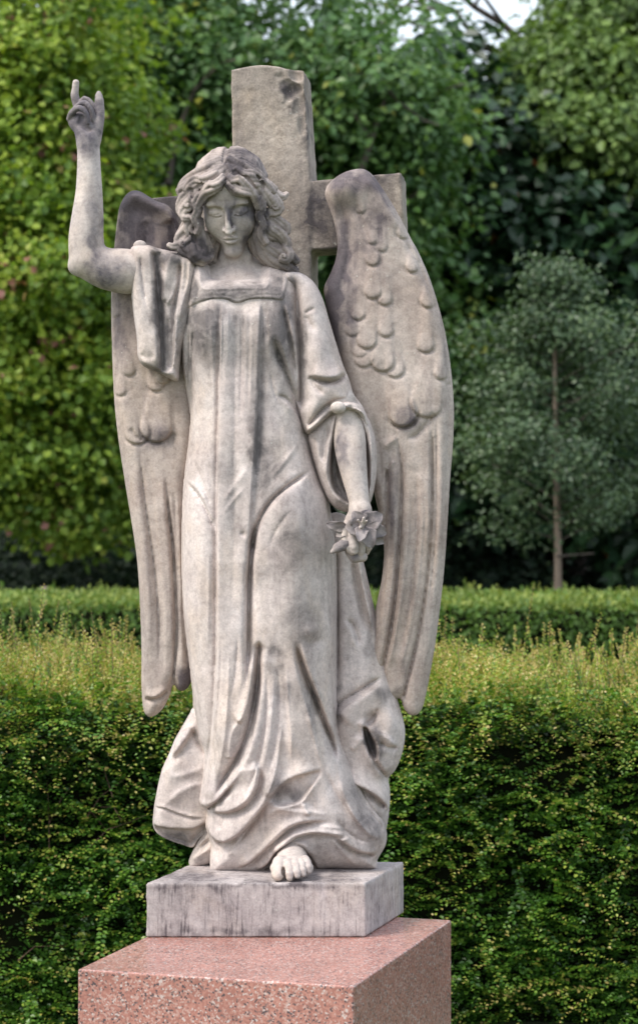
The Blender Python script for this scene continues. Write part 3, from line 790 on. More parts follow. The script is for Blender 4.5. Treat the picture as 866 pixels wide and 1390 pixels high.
# inner hollow below the leading arm, rim along the outer edge
wr.bump(470, 255, 22, 16, 8)
K([(455, 262), (466, 290), (472, 320), (472, 350), (464, 385), (458, 420)], -9, 12, 14, t0=.2, t1=.4)
K([(492, 236), (510, 256), (526, 282), (540, 305), (552, 324)], 6, 10, 5, t0=.15, t1=.3)
K([(478, 262), (486, 285), (494, 310), (500, 330)], -3, 6, 6, t0=.3, t1=.4)
K([(600, 440), (608, 500), (610, 560), (608, 640), (603, 720), (596, 800), (586, 880)], -3, 5, 2.5, t0=.2, t1=.2)
K([(545, 320), (566, 352), (584, 395), (598, 440)], -3.5, 4, 2.5, t0=.2, t1=.3)
wr.bump(500, 470, 26, 90, 6); wr.bump(560, 560, 26, 70, 5)
for x, z, w, L, h, a in [(489, 289, 6, 30, 3, 8), (504, 331, 6, 24, 3, 8), (518, 341, 6, 26, 3, 8), (505, 360, 9, 34, 4, 4), (505, 405, 10, 46, 5, 4), (522, 414, 9, 42, 4.5, 2),
                         (485, 434, 9, 34, 4, 4), (524, 457, 9, 40, 4.5, 0), (478, 456, 8, 28, 3, 0), (497, 473, 12, 44, 5.5, 4), (493, 498, 12, 22, 4, 3), (488, 484, 10, 16, 2.5, 0), (519, 504, 14, 56, 6.5, 2), (537, 512, 12, 50, 4.5, -4),
                         (546, 323, 8, 40, 4, 14), (558, 369, 8, 44, 4.5, 12), (579, 417, 10, 56, 5, 12), (577, 478, 10, 60, 5, 4), (598, 515, 9, 60, 4, 6), (607, 520, 6, 30, 2.5, 4)]:
    Lb(x, z, w, L, h, a)
Lb(575, 566, 20, 80, 6, 12)
Lb(551, 579, 17, 74, 12, -12)
K([(552, 596), (566, 590), (580, 574), (592, 556)], -5, 4, 3, t0=.2, t1=.3)
K([(586, 560), (587, 620), (586, 700), (580, 780), (570, 850), (558, 905), (548, 948)], -6, 2.2, 2.2, p=1.5, t0=.15, t1=.0)
K([(592, 560), (593, 620), (592, 700), (587, 780), (578, 850)], -4, 2, 2, p=1.5, t0=.15, t1=.3)
K([(583, 600), (582, 700), (575, 790), (560, 870), (545, 925)], 4, 10, 3, t0=.3, t1=.1)
K([(532, 560), (540, 600), (546, 640), (543, 720), (538, 800), (530, 860), (521, 905), (517, 935)], -7, 2.4, 2.4, p=1.5, t0=.3, t1=.0)
K([(540, 640), (537, 720), (531, 800), (522, 860), (514, 905)], 4, 10, 3, t0=.3, t1=.1)
K([(549, 700), (546, 780), (538, 850), (528, 910)], 3, 3, 10, t0=.3, t1=.1)
K([(565, 620), (566, 700), (560, 790), (548, 860), (538, 910)], -3, 2.4, 2.4, t0=.3, t1=.3)
K([(532, 625), (526, 640), (525, 680), (522, 740), (523, 780)], -6, 2.2, 2.2, p=1.5, t0=.1, t1=.3)
K([(523, 632), (528, 637), (535, 624)], 4, 2, 2); K([(520, 610), (530, 600), (542, 592)], 4, 5, 4, t0=.3, t1=.3)
K([(536, 628), (533, 660), (530, 700)], 3, 3, 6, t0=.2, t1=.4)
K([(506, 560), (514, 610), (518, 660)], -4, 5, 5, t0=.3, t1=.3)
K([(558, 640), (575, 655), (580, 690)], 2, 5, 5, t0=.3, t1=.4)
K([(556, 640), (554, 720), (548, 790), (537, 860), (524, 915)], 3.5, 8, 2.2, t0=.3, t1=.1)
K([(574, 640), (573, 720), (566, 800), (553, 870), (542, 915)], 3.5, 9, 2.2, t0=.3, t1=.1)
K([(600, 600), (600, 700), (594, 790), (583, 870), (572, 920)], 3, 8, 2.4, t0=.3, t1=.2)
K([(528, 700), (526, 780), (518, 850), (508, 895)], 3, 7, 2.2, t0=.3, t1=.2)
wr.done()
carve('wing', wr, 2.0, M_WING, angel, [(462, 350, 14, 70, .6), (450, 400, 12, 50, .75), (455, 440, 14, 60, .4), (490, 245, 46, 16, .6), (520, 285, 18, 34, .3), (550, 565, 13, 24, .5), (495, 320, 30, 60, .3),
                              (520, 490, 40, 60, -.4), (500, 580, 20, 50, -.35), (535, 700, 12, 100, .25), (565, 420, 24, 70, -.15), (478, 440, 8, 60, .3)])

wl = Relief([(171, 264), (180, 258), (190, 259), (202, 266), (214, 273), (228, 278), (238, 292), (245, 315), (248, 340), (256, 400), (262, 480), (266, 560), (262, 610),
             (255, 650), (252, 700), (252, 780), (256, 850), (260, 890), (261, 915), (258, 930), (250, 938), (241, 937), (236, 928), (232, 940), (226, 954), (218, 966), (206, 974),
             (198, 971), (194, 960), (192, 930), (192, 880), (190, 820), (186, 760), (178, 705), (169, 650), (160, 590), (155, 540), (152, 470), (151, 400), (154, 350), (159, 300), (163, 278)],
            -46, lerpT([(258, 24), (400, 22), (970, 20)]), 18, Tb=lerpT([(229, 24), (970, 14)]), rough=.5, seed=47)
K = wl.stroke; Lb = wl.lobe
wl.region([(168, 290), (180, 276), (196, 280), (214, 288), (228, 300), (236, 325), (238, 360), (160, 380), (160, 330)], -9, 16)
K([(230, 296), (236, 318), (238, 350)], -9, 8, 5, t0=.1, t1=.1)
K([(173, 266), (190, 266), (206, 276), (224, 284), (236, 300), (243, 326)], 5, 6, 4, t0=.1, t1=.1)
K([(196, 298), (200, 316), (196, 336)], -4, 5, 5); K([(186, 290), (184, 320), (186, 350)], 3, 6, 6, t0=.2, t1=.3)
K([(166, 285), (158, 330), (156, 400), (157, 470), (160, 540), (168, 610), (180, 690), (190, 760)], -2.5, 2.5, 4, t0=.1, t1=.3)
for x, z, w, L, h, a in [(157, 430, 5, 30, 3, 2), (176, 510, 7, 44, 4, -6), (163, 537, 7, 44, 4, 2), (212, 531, 10, 40, 5, -3), (223, 521, 9, 40, 5, -8)]:
    Lb(x, z, w, L, h, a)
Lb(190, 602, 16, 80, 6, -14)
Lb(210, 600, 19, 86, 9, 6)
wl.bump(219, 588, 8, 10, 4)
K([(176, 580), (184, 592), (196, 600)], -3, 2.4, 2.4)
K([(225, 604), (232, 598), (237, 586)], -3, 5, 5)
K([(188, 600), (193, 650), (199, 700), (207, 755), (213, 810), (216, 860), (216, 920)], -4.5, 2, 2, p=1.5, t0=.2, t1=.25)
K([(182, 620), (190, 680), (198, 750), (203, 820), (204, 900)], 3, 8, 5, t0=.3, t1=.3)
K([(224, 640), (228, 690), (234, 740), (237, 800), (239, 850), (237, 900), (234, 930)], -8, 2.2, 2.2, p=1.5, t0=.2, t1=.0)
K([(219, 620), (224, 700), (230, 760), (233, 830), (233, 890)], 4, 10, 3, t0=.3, t1=.1)
K([(226, 700), (232, 724), (230, 716)], -3, 2, 2); K([(240, 650), (242, 700), (245, 780), (247, 860), (247, 920)], 3, 4, 6, t0=.3, t1=.1)
K([(235, 660), (238, 700), (240, 740)], -3, 2, 2, t0=.3, t1=.3)
K([(196, 948), (206, 951), (218, 947), (228, 938)], -6, 2.4, 1.6, p=1.5, t0=.1, t1=.1)
K([(196, 943), (206, 946), (216, 943), (226, 934)], 4, 2, 5, t0=.1, t1=.1)
K([(247, 800), (250, 860), (256, 905)], -4, 3, 2, t0=.3, t1=.1)
K([(178, 640), (184, 700), (194, 770), (199, 840), (200, 910)], 3.2, 2.2, 8, t0=.3, t1=.2)
K([(208, 640), (215, 720), (222, 800), (225, 870), (223, 930)], 3.2, 2.2, 8, t0=.3, t1=.2)
K([(243, 700), (246, 780), (250, 850), (252, 900)], 2.5, 2, 6, t0=.3, t1=.2)
wl.done()
carve('wing', wl, 2.0, M_WING, angel, [(195, 270, 40, 14, .9), (236, 320, 10, 40, 1.), (180, 310, 26, 50, .5), (214, 320, 22, 40, .3), (165, 430, 8, 80, .3), (212, 590, 18, 16, .45), (250, 925, 10, 20, .6), (210, 700, 30, 80, -.2), (200, 860, 30, 70, .1)])

# ---------------------------------------------------------------- head frame
HC = np.array([313.5, 8.0, 272.5])
pitch, yaw_, roll_ = R(24.5), R(-6), R(-3)
def rotm():
    # local axes u (image right), v (up), w (forward) expressed in mould X,D,Z
    u = np.array([1., 0, 0]); v = np.array([0, math.sin(pitch), -math.cos(pitch)]); w = np.array([0, math.cos(pitch), math.sin(pitch)])
    M = np.stack([u, v, w], 1)
    cy, sy = math.cos(yaw_), math.sin(yaw_)
    Ry = np.array([[cy, sy, 0], [-sy, cy, 0], [0, 0, 1]])
    cr, sr_ = math.cos(roll_), math.sin(roll_)
    Rr_ = np.array([[cr, 0, -sr_], [0, 1, 0], [sr_, 0, cr]])
    return Rr_ @ Ry @ M
HM = rotm()
def hp(u, v, w): return HC + HM @ np.array([u, v, w], float)

bd = Solid(10)
def he(c, r, k=4., mode='u'): bd.ell(hp(*c), r, k, mode, HM)
def hc(pts, k=1.5, mode='u'):
    q = [(*hp(a, b, c), r) for a, b, c, r in pts]
    bd.chain(q, k, mode, sm=len(q) > 2, step=3)
# torso, neck and chest (mostly under the robe)
bd.ell((320, -30, 432), (84, 60, 84), 0)
bd.cone((318, -20, 322), (320, -27, 378), 22, 30, 8)
bd.cone((300, -26, 368), (262, -24, 384), 17, 22, 14); bd.cone((342, -26, 368), (392, -20, 392), 17, 24, 14)
bd.chain([(306, 8, 384, 3), (290, 5, 378, 4), (275, -4, 374, 4)], 8); bd.chain([(332, 8, 384, 3), (348, 5, 378, 4), (365, -4, 374, 4)], 8)
bd.chain([(303, -6, 350, 4.5), (309, -2, 366, 3.5), (315, 3, 381, 3)], 8); bd.chain([(337, -6, 346, 4.5), (330, -2, 366, 3.5), (322, 3, 381, 3)], 8)
# skull and face
he((0, 18, -8), (40, 43, 52), 6)
he((0, -9, 8), (37, 55, 36.5), 8)
he((0, 19, 15), (33, 28, 29.5), 8)
he((0, -60.5, 31), (12.5, 10, 11.5), 12)
he((-19, -20, 27.5), (14, 18, 13), 9); he((19, -20, 27.5), (14, 18, 13), 9)
he((-16, 8.5, 38.5), (13, 4, 6), 7); he((16, 8.5, 38.5), (13, 4, 6), 7)
for q in (-1, 1):
    he((q * 17, .5, 49.2), (12.5, 6.6, 10.5), 6, 's')
    he((q * 17, -3, 35.8), (10.2, 6.2, 7.4), 1.2)
    hc([(q * 8, -4.5, 41.2, .7), (q * 13, -6.8, 42.9, .85), (q * 18.5, -6.8, 42.6, .85), (q * 25, -4.2, 39.0, .7)], .8)      # lash line
    hc([(q * 8, -7.2, 41.6, 1.), (q * 13, -8.8, 43., 1.3), (q * 18.5, -8.6, 42.5, 1.3), (q * 24.5, -6., 39.5, .9)], .8, 's')           # crease below the lid
    hc([(q * 8, .2, 41., .9), (q * 14, 2.6, 41.6, 1.1), (q * 20, 2.4, 40.8, 1.1), (q * 26, -1., 37.5, .8)], 1.0, 's')               # upper lid crease
    hc([(q * 5, 7, 43.6, 1.0), (q * 12, 9.5, 43.8, 1.2), (q * 20, 8.4, 40.8, 1.1), (q * 28, 3.5, 34.4, .8)], 6.)                     # brow
    hc([(q * 3.4, 5, 44., 1.5), (q * 3.6, 0, 44., 1.5)], 4.)
# nose
hc([(0, 9, 43.2, 3.2), (0, -6, 47.8, 3.2), (0, -20, 52.8, 3.9)], 5)
he((0, -26.5, 53), (4.8, 4.6, 5.0), 3)
he((-6, -25.5, 47.), (3.4, 3.6, 4.4), 3); he((6, -25.5, 47.), (3.4, 3.6, 4.4), 3)
he((-3, -30.5, 51), (1.5, 1.2, 2.2), 1., 's'); he((3, -30.5, 51), (1.5, 1.2, 2.2), 1., 's')
# mouth
MV, MW = -4.5, -2.5
he((0, -34 + MV, 35 + MW), (15, 13, 9.2), 10)
def mo(pts): return [(a, b + MV, c + MW, r) for a, b, c, r in pts]
hc(mo([(-11, -36.3, 42.5, 1.4), (-6, -34.2, 45.8, 2.0), (-2, -32.6, 47.3, 2.3), (0, -33.2, 47.2, 2.0), (2, -32.6, 47.3, 2.3), (6, -34.2, 45.8, 2.0), (11, -36.3, 42.5, 1.4)]), 2)
hc(mo([(-8, -38, 43., 1.6), (-4, -39.6, 45.4, 2.7), (0, -40., 46., 3.0), (4, -39.6, 45.4, 2.7), (8, -38, 43., 1.6)]), 2)
hc(mo([(-12.5, -36.4, 42.6, .9), (-6, -36.2, 47.4, .9), (0, -36.0, 49.2, .9), (6, -36.2, 47.4, .9), (12.5, -36.4, 42.6, .9)]), 1., 's')
he((0, -46 + MV, 46 + MW), (9, 2.6, 3.6), 5, 's')
he((0, -29.5 + MV * .8, 50 + MW), (1.6, 2.2, 2), 2, 's')
# ears hidden by the curls, one lobe shows on the right
he((34, -6, -2), (4, 10, 7), 3)
# raised arm
bd.chain([(262, -24, 380, 18), (225, -22, 374, 17), (196, -12, 370, 21), (176, -4, 368, 30), (145, -2, 364, 28), (121, 0, 354, 25)], 8)
bd.chain([(119, 0, 350, 25), (117, 2, 325, 23.5), (119, 3, 296, 21.5), (121, 3, 262, 18), (121, 3, 230, 15.8), (120.5, 3, 205, 15), (120, 3, 190, 14.6)], 6)
bd.ell((102, -4, 362), (9, 12, 9), 9)
# raised hand: palm to the viewer, index up, three fingers folded over, thumb up
bd.chain([(119, 2, 192, 14), (116, 1, 178, 14.5), (112, 0, 166, 14)], 6)
bd.ell((113, -6, 150), (12, 7, 14), 5)
bd.ell((104, -3, 163), (12, 9, 13), 7); bd.ell((119, -3, 168), (14, 8, 14), 6)
bd.chain([(107, -7, 150, 6.2), (104, -6, 139, 5.8), (101, -4, 128, 5.2), (102, -3, 119, 4.3), (102.8, -2, 111, 4.6)], 1.5, sm=True, step=3)
for pts in ([(95, -2, 160, 5.2), (98, 8, 154, 4.5), (105, 15, 149, 4.0), (111, 18, 148.5, 3.9), (117, 18, 153.5, 3.8), (120, 16, 161, 3.5), (120.5, 14, 168, 3.1)],
            [(98, -5, 152, 4.6), (103, 2, 146, 3.8), (110, 7, 141, 3.7), (116, 10, 140, 3.7), (122.5, 11, 146, 3.6), (126.5, 9, 155, 3.4), (127.5, 7, 164, 3.0)],
            [(104, -8, 145, 4.6), (109, -3, 138, 3.7), (114.5, 1, 133, 3.6), (120, 2, 135, 3.5), (127.5, 3, 143.5, 3.4), (132.5, 2, 153.5, 3.2), (134, 0, 161, 2.8)]):
    bd.chain(pts, .2, step=3)
bd.chain([(127, 2, 186, 11), (132, 3, 172, 8.2), (135.5, 3, 158, 6.4), (136, 3, 146, 5.6), (135, 3, 136, 5.8), (134.3, 2, 130, 4.9), (134.3, 2, 126, 3.4)], 5, step=4)
bd.ell((103, -2, 99.5), (9, 12, 7), .6, 's')
bd.ell((112, 15, 160), (5, 7, 6), 2, 's')
bd.chain([(110, 13, 168, 3.5), (122, 11, 178, 2.5)], 6, 's')
# lowered forearm and hand
f0 = near(472, 562, 22)
def np3(x, D, z, r): 
    a, b = near(x, z, D); return (a, D, b, r)
bd.chain([np3(385, -18, 395, 24), np3(410, -12, 430, 22), np3(430, -4, 490, 20), np3(462, 8, 545, 21)], 6)
bd.chain([np3(470, 4, 562, 19), np3(474, 13, 592, 21.5), np3(477, 24, 620, 20), np3(482, 32, 650, 16.5), np3(487, 40, 678, 13.6), np3(489, 44, 692, 14)], 4)
bd.chain([np3(489, 44, 694, 15), np3(488, 44, 706, 17), np3(487, 42, 720, 16)], 5)
bd.ell(np3(487, 40, 712, 0)[:3], (20, 13, 19), 6)
for pts in ([(472, 46, 712, 6.5), (468, 50, 728, 5.8), (472, 52, 742, 5), (478, 48, 750, 4.4)],
            [(480, 48, 716, 6.5), (479, 54, 732, 6), (481, 56, 742, 5.6), (481.5, 54, 748, 5)],
            [(488, 46, 718, 6.5), (490, 48, 734, 6), (490, 46, 748, 5.4), (488, 40, 756, 4.6)],
            [(497, 42, 716, 6.2), (500, 42, 730, 5.6), (500, 40, 743, 5), (497, 34, 750, 4.4)],
            [(502, 36, 702, 7), (509, 34, 714, 6), (511, 36, 726, 5), (508, 40, 735, 4.2)]):
    bd.chain([np3(*q) for q in pts], 1.5, step=4)
# legs under the robe
bd.chain([(330, -28, 490, 50), (352, -24, 560, 40), (385, -10, 680, 34), (402, 0, 800, 28), (400, -6, 940, 24), (398, 2, 1124, 18)], 10, step=40)
bd.chain([(310, -28, 500, 44), (290, -34, 620, 32), (284, -36, 800, 26), (282, -42, 960, 22), (290, -46, 1110, 16)], 10, step=40)
# advancing foot
def fp(x, D, z, r): return np3(x, D, z, r)
bd.chain([fp(398, 0, 1128, 17), fp(397, 14, 1156, 19), fp(396, 40, 1172, 22), fp(397, 58, 1179, 19)], 6)
bd.ell(fp(396, 62, 1179, 0)[:3], (29, 24, 15), 8)
bd.chain([fp(380, 70, 1172, 10), fp(377, 86, 1181, 9), fp(377, 96, 1188, 8.2), fp(377, 101, 1190, 6.8)], 4, step=4)
for a in ([(391, 78, 1173, 7), (392, 92, 1179, 6), (393, 100, 1187, 5.4), (393, 101, 1192, 4.6)],
          [(400, 76, 1172, 6.6), (402, 90, 1177, 5.6), (403, 98, 1185, 5), (403.5, 99, 1189, 4.4)],
          [(408, 72, 1171, 6.4), (410, 86, 1175, 5.4), (411, 93, 1182, 4.8), (411.5, 94, 1187, 4.2)],
          [(414, 66, 1168, 6.4), (417, 79, 1172, 5.6), (418.5, 87, 1178, 4.8), (419, 88, 1183, 4.)]):
    bd.chain([fp(*q) for q in a], .8, step=4)
bd.ell(fp(384.5, 97, 1184, 0)[:3], (2.6, 12, 6), 1.5, 's')
body = carve('body', bd, 1.0, M_SKIN, angel,
             [(322, 300, 14, 26, .35), (338, 290, 10, 14, .5), (314, 292, 5, 22, .55), (336, 322, 10, 14, .45), (320, 340, 12, 5, .2), (298, 312, 14, 16, -.4), (313, 312, 5, 12, -.4), (330, 312, 9, 9, -.25), (150, 365, 26, 30, .5), (128, 300, 10, 70, .35), (100, 300, 8, 40, .1),
              (112, 160, 34, 40, .7), (120, 200, 16, 12, .3), (280, 315, 12, 24, -.3), (292, 318, 10, 10, -.2), (320, 375, 40, 16, -.5), (465, 610, 10, 24, .55), (488, 640, 10, 60, -.5), (485, 700, 20, 22, .15),
              (395, 1170, 24, 20, -.6), (376, 1195, 8, 5, .5), (300, 268, 26, 8, .3)], it=0)

# ---------------------------------------------------------------- hair
hr = Solid(10)
hr.ell(hp(0, 19.5, -12), (48, 47, 56), 0, 'u', HM)
hr.ell(hp(0, -28, 46), (33, 47, 34), 4, 's', HM)
hr.ell(hp(0, 5, 62), (30, 20, 24), 3, 's', HM)
rnd = random.Random(5)
def strands(pts, n=3, k=.6, wav=0.):
    """a lock: n strands twisting about its axis"""
    P = np.array(pts, float)
    q = spline(P[:, [0, 2, 1, 3]], 4.)[:, [0, 2, 1, 3]]
    T = np.gradient(q[:, :3], axis=0); T /= np.linalg.norm(T, axis=1)[:, None] + 1e-9
    A = np.cross(T, np.array([0, 1, 0.001])); A /= np.linalg.norm(A, axis=1)[:, None] + 1e-9
    Bv = np.cross(T, A)
    ph0 = rnd.random() * 6.28; L = np.arange(len(q)) * 4.
    for s_ in range(n):
        ph = ph0 + s_ * 2 * math.pi / n + L * .035
        r = q[:, 3]
        off = (A * np.cos(ph)[:, None] + Bv * np.sin(ph)[:, None]) * (r * .58)[:, None]
        pts_ = np.concatenate([q[:, :3] + off, (r * .48)[:, None]], 1)
        if s_ == 0:
            for i in range(len(q) - 1): hr.cone(q[i, :3], q[i + 1, :3], q[i, 3] * .7, q[i + 1, 3] * .7, k)
        for i in range(len(pts_) - 1):
            hr.cone(pts_[i, :3], pts_[i + 1, :3], pts_[i, 3], pts_[i + 1, 3], k)
    
# combed strands from the parting down both sides
for q in (-1, 1):
    for ph in np.linspace(-60, 80, 24):
        pts = []
        for al in np.linspace(84, 12, 9):
            wv = 4. * math.sin(al * .16 + ph * .05)
            a = R(al); f = R(ph + wv)
            r_ = 1.0
            pts.append((*hp(q * 49 * math.cos(a), 19.5 + 48 * math.sin(a) * math.cos(f), -12 + 57 * math.sin(a) * math.sin(f)), 3.2 + .7 * math.sin(al * .2)))
        if ph > 88: pts = pts[:3] if ph > 108 else pts[:5]
        hr.chain(pts, .8, step=6)
LOCKS = [
 [(306, 62, 246, 5), (301, 66, 253, 6), (294, 67, 258, 6), (288, 64, 257, 5), (283, 60, 261, 5), (279, 57, 267, 4)],
 [(296, 58, 240, 5), (287, 58, 247, 7), (277, 54, 250, 7), (269, 49, 248, 6), (261, 44, 253, 6), (255, 40, 261, 5), (258, 39, 268, 4)],
 [(312, 62, 246, 5), (319, 66, 252, 6), (326, 67, 250, 6), (333, 65, 255, 6), (341, 61, 262, 5), (346, 57, 270, 4)],
 [(322, 58, 236, 5), (333, 57, 243, 7), (343, 54, 243, 7), (352, 49, 247, 7), (360, 44, 255, 6), (366, 40, 263, 5), (361, 40, 271, 4)],
 [(272, 50, 268, 5), (266, 46, 278, 6), (270, 44, 290, 6), (266, 40, 300, 6), (271, 38, 311, 5), (268, 36, 320, 4)],
 [(354, 44, 272, 5), (357, 41, 284, 6), (353, 38, 296, 6), (358, 35, 308, 6), (355, 30, 320, 6), (362, 28, 332, 5)],
 [(360, 24, 300, 6), (372, 24, 312, 7), (382, 22, 318, 6), (390, 18, 330, 5), (386, 18, 340, 4)],
 [(290, -4, 312, 12), (286, -8, 330, 13), (284, -12, 346, 12), (290, -16, 356, 9)],
 [(276, 12, 318, 7), (280, 10, 332, 8), (284, 6, 344, 8), (280, 6, 354, 6)],
 [(307, 50, 232, 6), (296, 52, 243, 9), (282, 49, 251, 10), (267, 42, 255, 9), (254, 36, 257, 7), (245, 32, 262, 5), (246, 32, 268, 3.5)],
 [(300, 44, 222, 6), (282, 42, 233, 9), (266, 34, 243, 9), (253, 27, 252, 8), (246, 24, 262, 6)],
 [(307, 60, 248, 5), (300, 63, 257, 7), (290, 61, 264, 7), (281, 55, 268, 7), (275, 50, 276, 6), (270, 46, 286, 5)],
 [(309, 60, 250, 4), (314, 64, 258, 6), (323, 64, 265, 7), (334, 62, 267, 7), (343, 57, 268, 6), (349, 50, 276, 6), (352, 44, 286, 5)],
 [(305, 54, 245, 5), (297, 55, 254, 7), (285, 52, 262, 7), (277, 47, 270, 6), (272, 44, 280, 5)],
 [(270, 44, 262, 7), (264, 40, 272, 9), (256, 34, 283, 9), (249.6, 31, 293, 7), (253.2, 34, 299, 6), (263, 36, 297, 5)],
 [(262, 38, 262, 6), (252, 34, 270, 7), (246, 30, 281, 6), (246, 30, 291, 5)],
 [(272, 36, 285, 6), (265.6, 32, 298, 8), (258, 28, 310, 8), (262, 26, 322, 8), (256, 24, 330, 8)],
 [(258.8, 24, 300, 7), (251, 20, 314, 8), (244, 18, 326, 8), (249, 20, 338, 9), (260, 22, 344, 9)],
 [(271.8, 28, 300, 6), (270, 22, 316, 9), (274, 20, 330, 10), (278, 18, 342, 9), (272, 20, 350, 8)],
 [(262, 24, 335, 9), (266, 24, 346, 11), (276, 20, 352, 10), (286, 12, 348, 7)],
 [(256, 16, 326, 8), (244, 20, 334, 7), (235, 22, 336, 5), (230, 22, 334, 4)],
 [(310, 52, 232, 6), (318, 54, 242, 8), (328, 55, 250, 9), (340, 53, 254, 9), (352, 48, 252, 8), (362, 42, 254, 7), (372, 36, 262, 7)],
 [(314, 56, 244, 5), (320, 58, 252, 6.5), (328, 57, 258, 7), (338, 54, 260, 6), (346, 50, 264, 5), (350, 46, 272, 4)],
 [(312, 48, 222, 6), (330, 47, 232, 9), (346, 42, 240, 9), (358, 34, 250, 8), (368, 28, 262, 8), (378, 22, 268, 7), (386, 18, 268, 5), (390, 18, 264, 3.5)],
 [(352, 46, 258, 7), (362, 38, 268, 9), (372, 30, 277, 10), (379, 24, 285, 8), (372, 26, 291, 7), (362, 28, 290, 6)],
 [(349, 38, 268, 6), (353, 32, 280, 7), (358, 28, 292, 8), (366, 22, 298, 9), (378.5, 18, 302, 8), (388.5, 14, 308, 7), (389.5, 14, 317, 5)],
 [(352, 28, 292, 7), (356.5, 22, 306, 9), (365.5, 18, 316, 10), (377.5, 14, 320, 9), (387.5, 12, 328, 8), (389.5, 12, 338, 6)],
 [(351.5, 22, 305, 7), (353.5, 16, 322, 10), (361.5, 13, 334, 10), (373.5, 12, 340, 10), (385.5, 10, 346, 9), (397.5, 10, 350, 7), (403.5, 10, 356, 5)],
 [(351.5, 14, 325, 9), (358.5, 10, 342, 10), (369.5, 8, 352, 10), (383.5, 8, 358, 9), (395.5, 6, 364, 7), (402.5, 4, 369, 5)],
 [(386.5, 16, 338, 7), (393.5, 18, 346, 7), (389.5, 20, 354, 6), (381.5, 20, 352, 5)],
 [(346.5, 4, 320, 12), (353.5, 0, 340, 12), (367.5, -4, 350, 12), (385.5, -6, 362, 10)],
 [(274, 4, 320, 12), (266, 2, 336, 12), (268, 0, 346, 12)],
]
for L_ in LOCKS: strands(L_, 4 if L_[1][3] < 9 else 5)
def curl(x, D, z, r, hole):
    sg = 1 if x > 312 else -1; a0 = rnd.random() * 6
    hr.chain([(x + sg * math.cos(a0 + t * 8.2) * r * (1.05 - .95 * t), D + 2 + 5 * t, z + math.sin(a0 + t * 8.2) * r * (1.05 - .95 * t), r * (.40 - .16 * t)) for t in np.linspace(0, 1, 12)], .6, step=2)
curl(257, 38, 282, 7, 4.6); curl(386, 21, 350, 6.5, 4.6); curl(250, 24, 334, 5.5, 3.6); curl(374, 31, 283, 6, 4)
# tool cuts between the waves above the brow
for a in ([(320, 62, 240, 3), (326, 64, 250, 3), (334, 62, 256, 2.4)], [(334, 60, 246, 3), (341, 60, 254, 3), (346, 56, 260, 2.4)], [(349, 54, 246, 3), (356, 50, 252, 3), (358, 48, 260, 2.6)],
          [(262, 46, 262, 2.6), (264, 48, 272, 2.6)], [(277, 56, 254, 2.4), (270, 52, 260, 2.4)], [(368, 30, 300, 3), (378, 26, 308, 3)], [(262, 30, 318, 3), (266, 32, 330, 3)],
          [(366, 22, 330, 3), (378, 20, 336, 3)], [(308, 62, 236, 2.6), (309, 63, 250, 3)]):
    hr.chain(a, 2, 's', step=3)
hair = carve('hair', hr, 1.1, M_HAIR, angel, [(268, 300, 14, 40, .5), (352, 300, 10, 40, .6), (265, 350, 30, 10, .5), (335, 205, 30, 8, .3), (265, 240, 10, 20, .3), (312, 240, 13, 34, .7), (335, 220, 22, 20, .4), (290, 225, 12, 26, .25), (285, 245, 18, 14, -.7), (328, 250, 18, 12, -.6), (268, 225, 10, 20, -.2),
                                        (262, 340, 26, 16, .6), (356, 246, 7, 12, .5), (395, 355, 16, 20, .45), (370, 305, 14, 20, .1), (362, 330, 14, 30, -.2), (250, 280, 12, 16, -.3), (345, 255, 14, 8, -.5), (372, 278, 14, 14, -.2)], it=0)  # some blobs paint the dark of crevices between the curls

# ---------------------------------------------------------------- lilies in the hand
flower = empty('lily_spray', (0, 0, 0)); flower.parent = angel
fx_, fz_ = near(487, 716, 62)
flower.location = (0, 0, 0)
FC = np.array([487., 58., 713.])
def petal(name, base, tip, width, up, curl_=6., thick=1.6, cup=.25, par=None, n=18, m=9):
    base = np.array(base, float); tip = np.array(tip, float); up = np.array(up, float)
    ax = tip - base; L = np.linalg.norm(ax); ax /= L
    side = np.cross(ax, up); side /= np.linalg.norm(side); nn = np.cross(side, ax)
    t = np.linspace(0, 1, n)[:, None]; s = np.linspace(-1, 1, m)[None, :]
    w = width * np.clip(np.sin(np.clip(t, 0, 1) ** 1.05 * math.pi * .95 + .09), .01, 1) ** .85 * (1 + .10 * np.sin(t * 13 + tip[0]))
    ridge = 1.1 * np.exp(-(s / .16) ** 2) * (1 - t)
    h = curl_ * (np.sin(t * math.pi * .7)) - curl_ * .9 * t ** 3 + cup * w * s ** 2 + ridge + 1.1 * np.sin(t * 11 + s * 2 + tip[2]) * np.abs(s)
    P = base + ax * (t * L)[..., None] + side * (w * s)[..., None] + nn * h[..., None]
    Pb = P - nn * (thick * (1 - .6 * np.abs(s)))[..., None] - 0 * P
    V = np.concatenate([P.reshape(-1, 3), Pb.reshape(-1, 3)]); o = n * m
    I = lambda i, j: i * m + j
    Q = []
    for i in range(n - 1):
        for j in range(m - 1):
            Q.append((I(i, j), I(i, j + 1), I(i + 1, j + 1), I(i + 1, j)))
            Q.append((o + I(i, j), o + I(i + 1, j), o + I(i + 1, j + 1), o + I(i, j + 1)))
    for i in range(n - 1):
        Q.append((I(i, 0), I(i + 1, 0), o + I(i + 1, 0), o + I(i, 0))); Q.append((I(i, m - 1), o + I(i, m - 1), o + I(i + 1, m - 1), I(i + 1, m - 1)))
    for j in range(m - 1):
        Q.append((I(n - 1, j), I(n - 1, j + 1), o + I(n - 1, j + 1), o + I(n - 1, j))); Q.append((I(0, j), o + I(0, j), o + I(0, j + 1), I(0, j + 1)))
    W_ = to_world(V)
    return np_mesh(name, W_, np.array(Q), M_SKIN, par, attrs={'stain_shading': np.full(len(V), .42)})
